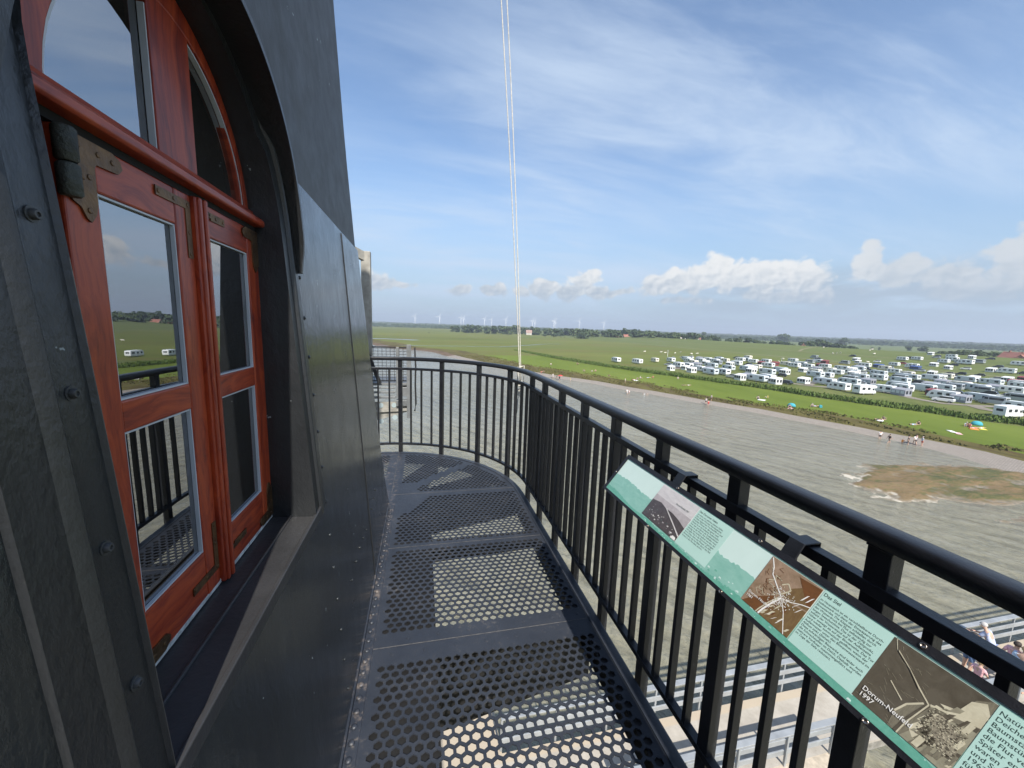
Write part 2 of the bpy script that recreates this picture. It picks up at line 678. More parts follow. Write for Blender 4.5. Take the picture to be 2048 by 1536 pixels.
def ring(z):
    yc, x = YC(z), WX(z)
    yn = 2 * YM - yc
    pts = []
    na = 10
    for i in range(na + 1):
        a = pi / 2 * i / na
        pts.append((x - RC + RC * cos(a), yc + RC * sin(a)))
    depth = (yc - YM) * 2
    for i in range(na + 1):
        a = pi / 2 + pi / 2 * i / na
        pts.append((x - RC - depth + RC * cos(a), yc + RC * sin(a)))
    for i in range(na + 1):
        a = pi + pi / 2 * i / na
        pts.append((x - RC - depth + RC * cos(a), yn + RC * sin(a)))
    for i in range(na + 1):
        a = 1.5 * pi + pi / 2 * i / na
        pts.append((x - RC + RC * cos(a), yn + RC * sin(a)))
    return pts


wl = MB()
for za, zb in zip(zr, zr[1:]):
    mi = 0 if zb <= 2.0801 else 1
    A, B = ring(za), ring(zb)
    k = len(A)
    n0 = len(wl.v)
    wl.v += [(x, y, za) for x, y in A] + [(x, y, zb) for x, y in B]
    for i in range(k - 1):
        wl.f.append((n0 + i, n0 + i + 1, n0 + k + i + 1, n0 + k + i))
        wl.m.append(mi)
    ha, hb = op_half(za), op_half(zb)
    if ha is None or hb is None or za < OPZ0 - 1e-6:
        wl.f.append((n0 + k - 1, n0, n0 + k, n0 + 2 * k - 1))
        wl.m.append(mi)
    else:
        wl.add([(*A[-1], za), (WX(za), YM - ha, za), (WX(zb), YM - hb, zb), (*B[-1], zb)], [(0, 1, 2, 3)], mi)
        wl.add([(WX(za), YM + ha, za), (*A[0], za), (*B[0], zb), (WX(zb), YM + hb, zb)], [(0, 1, 2, 3)], mi)
wall = tp(wl, 'wall', [M_WALL, M_WALL2])
bm = bmesh.new()
bm.from_mesh(wall.data)
bmesh.ops.remove_doubles(bm, verts=bm.verts, dist=1e-5)
bm.to_mesh(wall.data)
bm.free()
for p in wall.data.polygons:
    p.use_smooth = True
wall.data.set_sharp_from_angle(angle=radians(22))

# upright plate joints and rivets
for y in (2.36, -.38):
    jb = MB()
    jb.sweep([(WX(z) + .0015, y, z) for z in (0, .5, 1, 1.5, 2.07)], [(-.003, -.002), (.003, -.002), (.003, .002), (-.003, .002)], up=(1, 0, 0))
    tp(jb, 'plate_joint', M_HOOD)
def multi(name, mb, mat, parent, spots, worldparent=False, **kw):
    """One mesh, a separate part object at every spot."""
    first = None
    for p in spots:
        if first is None:
            first = o = mb.build(name, mat, parent, **kw)
        else:
            o = first.copy()
            C.objects.link(o)
        o.location = Vector(p) - Vector(parent.location)


rv = MB()
rv.lathe((0, 0, 0), [(.0065, -.002), (.0065, .001), (.0052, .0038), (.0022, .0052)], 8, 'X')
spots = [(WX(.12 + i * .135), YM + .540, .12 + i * .135) for i in range(13)] + [(WX(.42), 1.75 + i * .12, .42 + .02 * sin(i)) for i in range(9)]
multi('rivet', rv, M_WALL, tower, spots, smooth=True)


def arch_path(hw, z0=OPZ0, zc=OPZ1, n=20, off=0.0):
    """Up the near side, over the arch, down the far side; (y, z, ny, nz)"""
    out = []
    for i in range(8):
        out.append((YM - hw, z0 + (zc - z0) * i / 8, -1, 0))
    for i in range(n + 1):
        a = pi - pi * i / n
        out.append((YM + hw * cos(a), zc + hw * sin(a), cos(a), sin(a)))
    for i in range(1, 9):
        out.append((YM + hw, zc - (zc - z0) * i / 8, 1, 0))
    return out


def loft_arch(prof, hw, z0, zc, xf, n=24):
    """prof: closed list (offset outward, proud of surface); xf(z) the surface."""
    mb = MB()
    P = arch_path(hw, z0, zc, n)
    k = len(prof)
    for (y, z, ny, nz) in P:
        for off, dx_ in prof:
            yy, zz = y + ny * off, z + nz * off
            mb.v.append((xf(z) + dx_, yy, zz))
    for i in range(len(P) - 1):
        for t in range(k):
            t2 = (t + 1) % k
            mb.f.append((i * k + t, (i + 1) * k + t, (i + 1) * k + t2, i * k + t2))
            mb.m.append(0)
    mb.f.append(tuple(range(k)))
    mb.m.append(0)
    mb.f.append(tuple(reversed([(len(P) - 1) * k + t for t in range(k)])))
    mb.m.append(0)
    return mb


surr = tp(loft_arch([(-.004, -.22), (-.004, .008), (0, .002), (.052, .004), (.055, .012), (.060, .015), (.065, .014), (.074, .007), (.122, .006), (.125, .001), (.125, -.03), (.004, -.03)],
                    OPW, .93, OPZ1, WX, 30), 'window_surround', M_SURR, autos=35)
recalc(surr)
for i, z in enumerate((1.128, 1.318, 1.508, 1.70)):
    b = MB()
    x = WX(z) + .003
    y = YM - OPW - .026
    b.lathe((x, y, z), [(.0088, -.001), (.0088, .0015)], 14, 'X')
    b.lathe((x, y, z), [(.0060, .0015), (.0060, .004), (.0046, .0068), (.0026, .0068), (.0024, .005)], 12, 'X')
    o = b.build('bolt', M_BOLT, surr, autos=40)

# reveal lining is the surround itself; sill below it
sl = MB()
y0, y1 = YM - .44, YM + .445
sl.add([(-.56, y0, .962), (-.352, y0, .951), (-.352, y1, .951), (-.56, y1, .962), (-.56, y0, .935), (-.352, y0, .930), (-.352, y1, .930), (-.56, y1, .935)],
       [(0, 1, 2, 3), (7, 6, 5, 4), (0, 4, 5, 1), (2, 6, 7, 3), (1, 5, 6, 2), (3, 7, 4, 0)])
sl.box((-.425, y0, .9535), (-.418, y1 - .002, .960))
sl.box((-.3525, y0, .922), (-.340, y1 + .012, .958))
sl.box((-.40, y1, .928), (-.3425, y1 + .012, .956))
tp(sl, 'window_sill', M_SILL, bevel=.0025)

# arched rain hood
hd = MB()
HC, HR = 1.80, .462
th_ = [radians(a) for a in range(-6, 187, 4)]
for a in th_:
    y, z = .968 + HR * cos(a), HC + HR * sin(a)
    flare = .0
    endk = min(1.0, max(.12, (min(a - th_[0], th_[-1] - a)) / radians(14)))
    if sin(a) < .25:
        flare = (.25 - sin(a)) * .06
    y += flare * (1 if cos(a) > 0 else -1)
    xi = WX(z) - .01
    lip = -.376 + .006 * max(0, sin(a))
    xo = xi + (lip - xi) * (.62 + .38 * sin(endk * pi / 2))
    for (r, x) in ((0, xi), (0, xo), (.013, xo), (.013, xi)):
        hd.v.append((x, y + r * cos(a), z + r * sin(a)))
for i in range(len(th_) - 1):
    for t in range(4):
        t2 = (t + 1) % 4
        hd.f.append((i * 4 + t, i * 4 + t2, (i + 1) * 4 + t2, (i + 1) * 4 + t))
        hd.m.append(0)
hd.f += [(3, 2, 1, 0), tuple((len(th_) - 1) * 4 + t for t in range(4))]
hd.m += [0, 0]
hood = tp(hd, 'window_hood', M_HOOD, autos=40)
recalc(hood)

# --- timber window: outer frame with fanlight, then the two opening sashes
XW = -.475
XF = -.490
FC, FR, FZ = 1.000, .305, 1.885
fr = MB()


def ring_faces(mb, hw_out, hw_in, z0o, z0i, zc, xf_, xb_, yc=YM):
    A = arch_path(hw_out, z0o, zc, 28)
    B = arch_path(hw_in, z0i, zc, 28)
    n0 = len(mb.v)
    for (a, b) in zip(A, B):
        d = yc - YM
        mb.v += [(xf_, a[0] + d, a[1]), (xf_, b[0] + d, b[1]), (xb_, b[0] + d, b[1]), (xb_, a[0] + d, a[1])]
    for i in range(len(A) - 1):
        for t in range(4):
            t2 = (t + 1) % 4
            mb.f.append((n0 + i * 4 + t, n0 + i * 4 + t2, n0 + (i + 1) * 4 + t2, n0 + (i + 1) * 4 + t))
            mb.m.append(0)


ring_faces(fr, .384, .350, .95, .95, 1.87, XW - .020, XW - .06, YM)
ring_faces(fr, FR + .058, FR, FZ, FZ, FZ, XF, XF - .085, FC)
fr.box((XW - .09, YM - .34, .945), (XW - .008, YM + .38, .966))
fr.box((XF - .085, FC - .066, 1.905), (XF - .001, FC + .066, FZ + FR + .006))                       # fanlight mullion
frame = tp(fr, 'window_frame', M_WOODV, bevel=.002)
recalc(frame)
dr = MB()
dr.prism([(XW - .05, 1.862), (XW + .020, 1.862), (XW + .024, 1.866), (XW + .024, 1.878), (XW + .018, 1.884), (XW + .002, 1.890), (XW - .006, 1.906), (XW - .05, 1.906)],
         lambda x, z: (x, YM - .384, z), lambda x, z: (x, YS + .336, z))
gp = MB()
gp.box((XW - .04, YM - .37, 1.8485), (XW - .003, YS + .33, 1.8615))  # solid near-black strip painting in the shade below the drip rail
gp.build('painted_shadow_strip', M_INT, frame)
drip = dr.build('drip_rail', M_WOODH, frame, bevel=.002)
recalc(drip)
XG = XF - .016
for sgn in (-1, 1):
    g = MB()
    yi = FC + sgn * .066
    pts = [(yi, 1.905)]
    a0, a1 = math.asin(.02 / FR), math.acos(.066 / FR)
    for i in range(19):
        a = a0 + (a1 - a0) * i / 18
        pts.append((FC + sgn * FR * cos(a), FZ + FR * sin(a)))
    g.prism(pts, lambda y, z: (XG - .004, y, z), lambda y, z: (XG, y, z))
    o = g.build('pane', M_GLASS, frame)
    recalc(o)
    w = MB()                                                                        # pale glazing bead along the curve and the upright
    path = [(XG + .008, p[0] - sgn * .004, p[1] - .004) for p in pts[1:]]
    w.sweep(path, [(-.002, -.007), (.002, -.007), (.002, .004), (-.002, .004)], up=(1, 0, 0))
    w.box((XG + .001, min(yi, yi + sgn * .003), 1.905), (XG + .012, max(yi, yi + sgn * .003), 2.16))
    o = w.build('glazing_bead', M_BEAD, frame)
    recalc(o)
se = MB()
A = arch_path(.385, .95, 1.87, 28)
for a, b in zip(A, A[1:]):
    if a[0] > YM + .1:
        se.bar((XW - .012, a[0], a[1]), (XW - .012, b[0], b[1]), .005, .008, up=(1, 0, 0))
se.bar((XW - .004, YS - .32, .9665), (XW - .004, YS + .33, .9665), .007, .010)
se.build('sealant_line', M_SEAL, frame)


def plate(poly, mbx, x=XW, t=.003):
    mbx.prism(poly, lambda y, z: (x, y, z), lambda y, z: (x + t, y, z))


def screw(mbx, y, z, x=XW + .003):
    mbx.lathe((x, y, z), [(.0042, -.001), (.0042, .0008), (.003, .0014)], 10, 'X')


def sash(y0, y1, oy0, oy1, hinge_side):
    mb = MB()
    z0, z1 = .968, 1.848
    xb = XW - .045
    zs = [(1.076, 1.405), (1.458, 1.778)]
    st = MB()
    mb.box((xb, y0, z0), (XW, oy0, z1))
    mb.box((xb, oy1, z0), (XW, y1, z1))
    s = tp(mb, 'sash', M_WOODV, bevel=.003)
    for a, b in ((z0, zs[0][0]), (zs[0][1], zs[1][0]), (zs[1][1], z1)):
        hm = MB()
        hm.box((xb + .001, oy0 - .001, a), (XW - .0012, oy1 + .001, b))
        hm.build('rail', M_WOODH, s, bevel=.003)
    for a, b in zs:
        g = MB()
        g.box((xb + .030, oy0 + .001, a + .001), (xb + .034, oy1 - .001, b - .001))
        g.build('pane', M_GLASS, s)
        w = MB()
        xa, xc = xb + .0345, XW - .003
        bw = .0035
        w.box((xa, oy1 - bw, a + .0005), (xc, oy1 - .0005, b - .0005))
        w.box((xa, oy0 + .0005, a + .0005), (xc, oy0 + bw, b - .0005))
        w.box((xa, oy0 + bw, a + .0005), (xc - .001, oy1 - bw, a + bw))
        w.box((xa, oy0 + bw, b - bw), (xc - .001, oy1 - bw, b - .0005))
        # the spacer bar and second pane's bead inside
        w.box((xb - .012, oy1 - .014, a), (xb + .0055, oy1, b))
        w.box((xb - .012, oy0, a), (xb + .0055, oy1 - .0145, a + .012))
        w.build('glazing_bead', M_BEAD, s)
    return s


sL = sash(.682, .992, .744, .936, -1)
sR = sash(1.046, 1.336, 1.060, 1.262, 1)
ag = MB()
for a, b, x in ((.993, 1.045, XW + .009), (1.000, 1.012, XW + .014), (1.018, 1.030, XW + .016)):
    ag.box((XW - .045, a, .962), (x, b, 1.849))
ag.build('meeting_bead', M_WOODV, sL, bevel=.003)

# hinges: a leaf with a stepped foot, a rolled knuckle, screws
def hinge(s, yk, sg, top):
    f = lambda y, z: (yk + sg * y, z)
    zt = 1.846 if top else .972
    k = -1 if top else 1
    hm = MB()
    poly = [(0, 0), (.085, 0), (.100, .007), (.104, .018), (.094, .028), (.050, .030), (.046, .036), (.045, .088), (.040, .104), (.030, .116), (.022, .112), (.014, .098), (0, .092)]
    plate([f(y, zt + k * z) for y, z in poly], hm)
    for y, z in ((.02, .012), (.055, .014), (.083, .015), (.022, .055), (.034, .052), (.028, .10)):
        screw(hm, *f(y, zt + k * z))
    o = hm.build('hinge', M_BRASS, s)
    recalc(o)
    kn = MB()
    for a, b in ((0, .045), (.047, .09)):
        kn.lathe((XW + .006, yk - sg * .006, zt + k * ((a + b) / 2)), [(.010, -(b - a) / 2), (.0125, -(b - a) / 2 + .003), (.0125, (b - a) / 2 - .003), (.010, (b - a) / 2)], 12)
    kn.build('hinge_knuckle', M_KNUCK if sg > 0 else M_BRASS, s, autos=40)


hinge(sL, .692, 1, True)
hinge(sL, .692, 1, False)
hinge(sR, 1.334, -1, True)
hinge(sR, 1.334, -1, False)


def corner_plate(s, y, z, sy, sz, lh, lv, w=.017):
    cm = MB()
    poly = [(0, 0), (lh, 0), (lh, w), (w, w), (w, lv), (0, lv)]
    plate([(y + sy * a, z + sz * b) for a, b in poly], cm, XW - .0005, .0022)
    for a, b in ((w / 2, w / 2), (lh * .5, w / 2), (lh - .008, w / 2), (w / 2, lv * .55), (w / 2, lv - .008)):
        screw(cm, y + sy * a, z + sz * b, XW + .0015)
    o = cm.build('corner_plate', M_BRASS, s)
    recalc(o)


corner_plate(sL, .986, 1.834, -1, -1, .108, .115)
corner_plate(sL, .986, 1.006, -1, 1, .105, .12)
corner_plate(sR, 1.052, 1.834, 1, -1, .082, .012)
corner_plate(sR, 1.052, 1.008, 1, 1, .085, .012)

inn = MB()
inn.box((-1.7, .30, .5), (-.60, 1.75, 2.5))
rm = tp(inn, 'dark_room', M_INT)
bm = bmesh.new()
bm.from_mesh(rm.data)
for f in list(bm.faces):
    if f.calc_center_median().x > -.61:
        bm.faces.remove(f)
bm.to_mesh(rm.data)
bm.free()

# ------------------------------------------------------------------ gallery deck
CX, CY, RD = -.47, 3.45, 1.43
DX = .96
ARC = [(CX + RD * cos(radians(a)), CY + RD * sin(radians(a))) for a in range(0, 91, 5)]
OUT = [(DX, -2.6), (DX, CY)] + ARC[1:] + [(-3.2, CY + RD)]


def zone(x, y):
    """Is this spot inside one of the punched fields?"""
    r = hypot(x - CX, y - CY)
    if y < 3.56 and -.19 < x < .88:
        t = (y - 1.80) % .85
        if y > 2.69:
            if 2.735 < y < 3.52:
                return not (x < .06 and (y - 3.15) > (x + .18) * 1.45)
            return False
        if y > 1.80:
            return 1.885 < y < 2.645
        return .09 < ((1.80 - y) % .93) < .84
    if r > 1.335:
        return False
    if y > 3.655 and x > -.05 and (y - 3.80) < (x - .03) * .97:
        return x < .88
    if x > -.195 and y > 3.86 and (y - 3.80) > (x - .03) * .97 + .155:
        return True
    if x < -.365 and y > 3.70 and y < CY + 1.30:
        return not (x > -.62 and y < 3.70 + (x + .62) * 1.4) and ((x + .37) % .93) > .09
    return False


def snap(x, y):
    if y > CY and x > CX:
        d = Vector((x - CX, y - CY))
        if d.length > RD:
            d = d.normalized() * RD
        return CX + d.x, CY + d.y
    return min(x, DX), min(y, CY + RD)


PIT = .0440
RCELL, RHOLE = PIT / sqrt(3), .0184
dk = MB()
TK = .006
row = 0
y = -2.4
while y < CY + RD + .03:
    x = -3.2 + (PIT / 2 if row % 2 else 0)
    while x < DX + .03:
        ok = (x > WX(0) - .03 or y > 3.5) and (hypot(x - CX, y - CY) < RD + .02 if (x > CX and y > CY) else True) and y < CY + RD + .01
        if ok:
            cell = [snap(x + RCELL * sin(pi / 3 * i), y + RCELL * cos(pi / 3 * i)) for i in range(6)]
            if y > .3 and zone(x, y):
                hole = [(x + RHOLE * sin(pi / 3 * i), y + RHOLE * cos(pi / 3 * i)) for i in range(6)]
                n0 = len(dk.v)
                dk.v += [(*c, 0) for c in cell] + [(*h, 0) for h in hole] + [(*h, -TK) for h in hole]
                for i in range(6):
                    j = (i + 1) % 6
                    dk.f.append((n0 + j, n0 + i, n0 + 6 + i, n0 + 6 + j))
                    dk.f.append((n0 + 6 + j, n0 + 6 + i, n0 + 12 + i, n0 + 12 + j))
                    dk.m += [0, 0]
            else:
                dk.add([(*c, 0) for c in reversed(cell)], [tuple(range(6))])
        x += PIT
    y += PIT * sqrt(3) / 2
    row += 1
deck = thing('gallery_deck', 'dark steel gallery deck punched with hexagonal holes beneath the railing', 'walkway')
dp = dk.build('deck_plate', M_DECK, deck)
bm = bmesh.new()
bm.from_mesh(dp.data)
bmesh.ops.remove_doubles(bm, verts=bm.verts, dist=2e-5)
bm.to_mesh(dp.data)
bm.free()
M_UNDER = simple('under_steel', (.010, .0098, .010), .6, var=.35, vscale=5)
# rim: folded edge round the outside
rim = MB()
path = [(p[0], p[1], 0) for p in OUT]
rim.sweep(path, [(-.003, -.15), (.004, -.15), (.004, .001), (.000, .0045), (-.006, .0055), (-.050, .0055), (-.050, .001), (-.003, .001)])
o = rim.build('deck_rim', M_DECK, deck, autos=40)
recalc(o)
b = MB()
b.box((WX(0) - .12, -2.2, -.30), (.072, 3.32, -.014))
b.build('ledger_beam', M_UNDER, deck)
# joint lines and flush fixings
M_WORN_LIT = simple('worn_and_lit_edge', (.10, .095, .09), .6, var=.5, vscale=30)  # pale tone paints both scratched paint and edges catching the light
for yy in (1.80, 2.69, .88, 3.60):
    sm = MB()
    sm.bar((-.235, yy, .0006), (.90, yy, .0006), .0030, .0012)
    sm.build('plate_joint', M_WORN_LIT, deck)
sm = MB()
sm.bar((-.28, 3.62, .0006), (-.28, CY + RD - .05, .0006), .0030, .0012)
sm.build('plate_joint', M_WORN_LIT, deck)
fx = MB()
fx.lathe((0, 0, 0), [(.011, -.001), (.011, .0012), (.009, .0018)], 12)
multi('flush_bolt', fx, M_DECK, deck, [(-.14 + i * .155 + (.07 if q > 0 else 0), yy + q * .045, 0) for yy in (1.80, 2.69, .88) for i in range(7) for q in (-1, 1)], autos=40)
# wall-foot angle with its bolt row
ks = MB()
ks.box((WX(0) - .03, -2.2, .0005), (-.236, 3.38, .0075))
ks.box((WX(.03) - .01, -2.2, .0075), (WX(.03) + .008, 3.36, .034))
ks.build('wall_foot_strip', M_DECK, deck, bevel=.002)
kb = MB()
kb.lathe((0, 0, 0), [(.0125, 0), (.0125, .004), (.009, .0085), (.003, .010)], 8)
multi('foot_bolt', kb, M_DECK, deck, [(-.262, .3 + .062 * i, .007) for i in range(49)], smooth=True)
# beams and cantilever brackets under the plate
for yy, d0, d1 in ((-1.1, .6, .3), (.88, .62, .34), (1.80, .66, .36), (2.69, .16, .10), (3.60, .5, .3)):
    b = MB()
    b.prism([(WX(0) - .1, -.012), (.93, -.012), (.93, -d1), (WX(0) - .1, -d0)], lambda a, c: (a, yy - .006, c), lambda a, c: (a, yy + .006, c))
    b.box((WX(0) - .1, yy - .07, -.012), (.93, yy + .07, -.0065))
    o = b.build('bracket', M_UNDER, deck)
    recalc(o)
for a in (28, 62, 90):
    ca, sa = cos(radians(a)), sin(radians(a))
    b = MB()
    b.prism([(.05, -.012), (1.40, -.012), (1.40, -.24), (.05, -.55)], lambda r, c: (CX + r * ca - .006 * sa, CY + r * sa + .006 * ca, c), lambda r, c: (CX + r * ca + .006 * sa, CY + r * sa - .006 * ca, c))
    o = b.build('bracket', M_UNDER, deck)
    recalc(o)
b = MB()
b.sweep([(DX - .06, -2.4, -.06), (DX - .06, CY, -.06)] + [(CX + (RD - .06) * cos(radians(t)), CY + (RD - .06) * sin(radians(t)), -.06) for t in range(6, 91, 6)] + [(-3, CY + RD - .06, -.06)],
        [(-.05, -.05), (.02, -.05), (.02, .05), (-.05, .05)])
b.build('edge_beam', M_UNDER, deck)

# ------------------------------------------------------------------ guard railing
rail = thing('guard_railing', 'black steel guard railing curving round the gallery edge', 'railing')
RX_ = 1.0
RR = RX_ - CX


def rail_path(off=0.0, step=4):
    r = RR + off
    return [(RX_ + off, -2.4), (RX_ + off, 1.0), (RX_ + off, CY)] + [(CX + r * cos(radians(a)), CY + r * sin(radians(a))) for a in range(step, 91, step)] + [(-2.9, CY + r)]


def at_s(s):
    """Point and heading at arc length s from the start of the curve (negative: along the straight)."""
    if s < 0:
        return RX_, CY + s, pi / 2
    L = RR * pi / 2
    if s < L:
        a = s / RR
        return CX + RR * cos(a), CY + RR * sin(a), a + pi / 2
    return CX - (s - L), CY + RR, pi


prof = []
for t in range(16):
    a = 2 * pi * t / 16
    cx_, sy_ = cos(a), sin(a)
    prof.append((math.copysign(abs(cx_) ** .42, cx_) * .028, math.copysign(abs(sy_) ** .42, sy_) * .0225))
tr = MB()
tr.sweep([(x, y, 1.168) for x, y in rail_path()], prof)
tr.build('top_rail', M_RAIL, rail, autos=50)
mr = MB()
mr.sweep([(x, y, 1.046) for x, y in rail_path(-.006)], [(-.017, -.015), (.017, -.015), (.017, .015), (-.017, .015)])
mr.build('middle_rail', M_RAIL, rail, bevel=.002)
br = MB()
br.sweep([(x, y, .100) for x, y in rail_path(-.006)], [(-.017, -.013), (.017, -.013), (.017, .013), (-.017, .013)])
br.build('bottom_rail', M_RAIL, rail, bevel=.002)
post_s = [.585 - CY + .41 * k for k in range(-4, 7)] + [-.02]
sp_ = .525
post_s += [.0 + sp_ * k for k in range(1, 8)]
post_s = sorted(set(round(v, 3) for v in post_s))
pm = MB()
pm.box((-.024, -.0205, -.14), (.024, .0205, 1.15))
pm.box((-.0265, -.023, .082), (.0265, .023, .087))
pm.box((-.0265, -.023, 1.142), (.0265, .023, 1.149))
bmh = MB()
bmh.box((-.009, -.015, .11), (.009, .015, 1.035))
proto_post = proto_bal = None
for i, s in enumerate(post_s):
    x, y, h = at_s(s)
    if proto_post is None:
        proto_post = pm.build('post', M_RAIL, rail, bevel=.003)
        o = proto_post
    else:
        o = proto_post.copy()
        C.objects.link(o)
    o.location = (x, y, 0)
    o.rotation_euler = (0, 0, h)
    if i + 1 < len(post_s) and y > -.5:
        for k in (1, 2, 3):
            x, y, h = at_s(s + (post_s[i + 1] - s) * k / 4)
            if proto_bal is None:
                proto_bal = bmh.build('baluster', M_RAIL, rail, bevel=.0015)
                o = proto_bal
            else:
                o = proto_bal.copy()
                C.objects.link(o)
            o.location = (x - .006 * sin(h), y + .006 * cos(h), 0)
            o.rotation_euler = (0, 0, h)

# ------------------------------------------------------------------ information board on the railing
BA = Vector((.82, 0, .875))
BV = Vector((.12, 0, .154)).normalized()
BN = Vector((-BV.z, 0, BV.x))
BY0 = 1.551
BL = 2.05


def bp(u, v, h=0.0):
    """Board coordinates: u from the far end towards the viewer's right, v up the slope, h off the face."""
    p = BA + BV * v + BN * h
    return (p.x, BY0 - u, p.z)


board = thing('information_board', 'long sloping green information board with aerial photographs and German text', 'sign', (.88, BY0 - 1, .95))


def bpart(mb, name, mats, parent=None, **kw):
    o = mb.build(name, mats, board if parent is None else parent, **kw)
    if parent is None:
        put(o)
    recalc(o)
    return o


def bprism(mb, poly, h0, h1, mi=0):
    mb.prism(poly, lambda u, v: bp(u, v, h0), lambda u, v: bp(u, v, h1), mi)


M_BFRAME = simple('board_frame_black', (.012, .012, .015), .45, var=.2, vscale=40, bump=.15, bscale=200)
fm = MB()
bprism(fm, [(-.016, 0), (BL, 0), (BL, .1955), (-.016, .1955)], -.018, -.0005)
for a in ([(-.016, 0), (BL, 0), (BL, .0115), (-.016, .0115)], [(-.016, .1785), (BL, .1785), (BL, .1955), (-.016, .1955)], [(-.016, .0115), (.0, .0115), (.0, .1785), (-.016, .1785)]):
    bprism(fm, a, -.0005, .004)
bframe = bpart(fm, 'board_frame', M_BFRAME)


def flat(name, c, rough=.32, c2=None, sc=30, stretch=(1, 1, 1), detail=5):
    m, nt, b = new_mat(name)
    g = nt.new('ShaderNodeNewGeometry').outputs['Position']
    if c2:
        n = nt.noise(nt.mapping(g, scale=stretch), sc, detail, .68, .6)
        nt.put(b.inputs['Base Color'], nt.ramp(n, [(.33, c2), (.66, c)]))
    else:
        b.inputs['Base Color'].default_value = (*c, 1)
    b.inputs['Roughness'].default_value = rough
    b.inputs['Coat Weight'].default_value = .25
    return m


G_PALE = flat('print_pale_green', (.58, .73, .69), c2=(.55, .70, .66), sc=12)
G_MID = flat('print_mid_green', (.27, .50, .43), c2=(.20, .43, .36), sc=45, stretch=(1, .5, 1.4))
G_DARK = flat('print_deep_green', (.105, .34, .26), c2=(.15, .40, .31), sc=90)
G_TEXT = flat('print_text_panel', (.45, .66, .60), c2=(.42, .63, .57), sc=10)
G_BLACK = flat('print_ink', (.045, .075, .068))
G_WHITE = flat('print_white', (.78, .77, .74))
P_SKY = flat('print_photo_sky', (.62, .60, .60), c2=(.50, .48, .49), sc=38, stretch=(1, .5, 2))
P_WATER = flat('print_photo_water', (.46, .43, .44), c2=(.36, .33, .34), sc=60)
P_LAND = flat('print_photo_beach', (.10, .085, .085), c2=(.055, .045, .045), sc=70)
P_SEP = flat('print_photo_sepia', (.34, .24, .17), c2=(.21, .145, .09), sc=42)
P_BRN = flat('print_photo_field', (.17, .072, .028), c2=(.12, .055, .022), sc=50, stretch=(3, 1, 1))
P_OLV = flat('print_photo_pasture', (.19, .125, .055), c2=(.14, .085, .04), sc=60, stretch=(1, 4, 1))
P_GRY = flat('print_photo_mudflat', (.115, .10, .075), c2=(.075, .064, .046), sc=30)
P_LGT = flat('print_photo_bright_field', (.60, .56, .42), c2=(.48, .44, .32), sc=60)
P_TWN = flat('print_photo_town', (.40, .36, .27), c2=(.085, .075, .055), sc=210, detail=3)
P_FLD = flat('print_photo_dark_field', (.22, .20, .145), c2=(.15, .135, .10), sc=70, stretch=(1, 5, 1))
P_OLV2 = flat('print_photo_mid_field', (.32, .30, .22), c2=(.24, .22, .16), sc=70)
PR = [G_PALE, G_MID, G_DARK, G_TEXT, G_BLACK, G_WHITE]
pb = MB()
H = .0006
bprism(pb, [(0, .0115), (BL, .0115), (BL, .1785), (0, .1785)], -.0004, H, 0)
rnd = random.Random(3)


def treeline(u0, u1, v0, v1, jag, n, base):
    pts = [(u0, base)]
    for i in range(n + 1):
        t = i / n
        pts.append((u0 + (u1 - u0) * t, v0 + (v1 - v0) * t + rnd.uniform(-jag, jag) + .004 * sin(t * 9)))
    pts.append((u1, base))
    return pts


def strip(pts, base, h0, h1, mi, mb=None):
    """A silhouette as thin uprights between a base line and a jagged edge."""
    mb = mb or pb
    body = pts[1:-1]
    for a, b in zip(body, body[1:]):
        bprism(mb, [(a[0], base), (b[0], base), (b[0], b[1]), (a[0], a[1])], h0, h1, mi)


strip(treeline(0.0, .5, .0935, .098, .0030, 60, .0115), .0115, H, H + .0003, 1)
strip(treeline(.5, .78, .101, .088, .0036, 46, .0115), .0115, H, H + .0003, 1)
strip(treeline(.78, BL, .088, .078, .0030, 130, .0115), .0115, H, H + .0003, 1)
strip(treeline(0.0, .40, .030, .019, .0016, 70, .0115), .0115, H + .0003, H + .0005, 2)
strip(treeline(.40, .80, .019, .026, .0028, 90, .0115), .0115, H + .0003, H + .0005, 2)
strip(treeline(.80, BL, .026, .022, .0032, 240, .0115), .0115, H + .0003, H + .0005, 2)
for i in range(110):                                       # rooftops and bathing huts in the green panorama
    u = rnd.uniform(.3, 1.5)
    v = rnd.uniform(.013, .045) if u > .6 else rnd.uniform(.013, .024)
    w = rnd.uniform(.002, .010)
    bprism(pb, [(u, v), (u + w, v), (u + w * .85, v + w * .45), (u + w * .2, v + w * .5)], H + .0005, H + .00065, rnd.choice((0, 1, 2, 0)))
for u0, u1 in ((.488, .632), (.910, 1.052), (1.196, 1.42)):
    bprism(pb, [(u0, .0265), (u1, .0265), (u1, .1755), (u0, .1755)], H + .00066, H + .00072, 3)
bprism(pb, [(0, .174), (BL, .174), (BL, .1752), (0, .1752)], H + .00073, H + .0008, 1)
bpart(pb, 'printed_panel', PR)

HP = H + .0009
L1 = HP + .0003
L2 = L1 + .0003
L3 = L2 + .0003


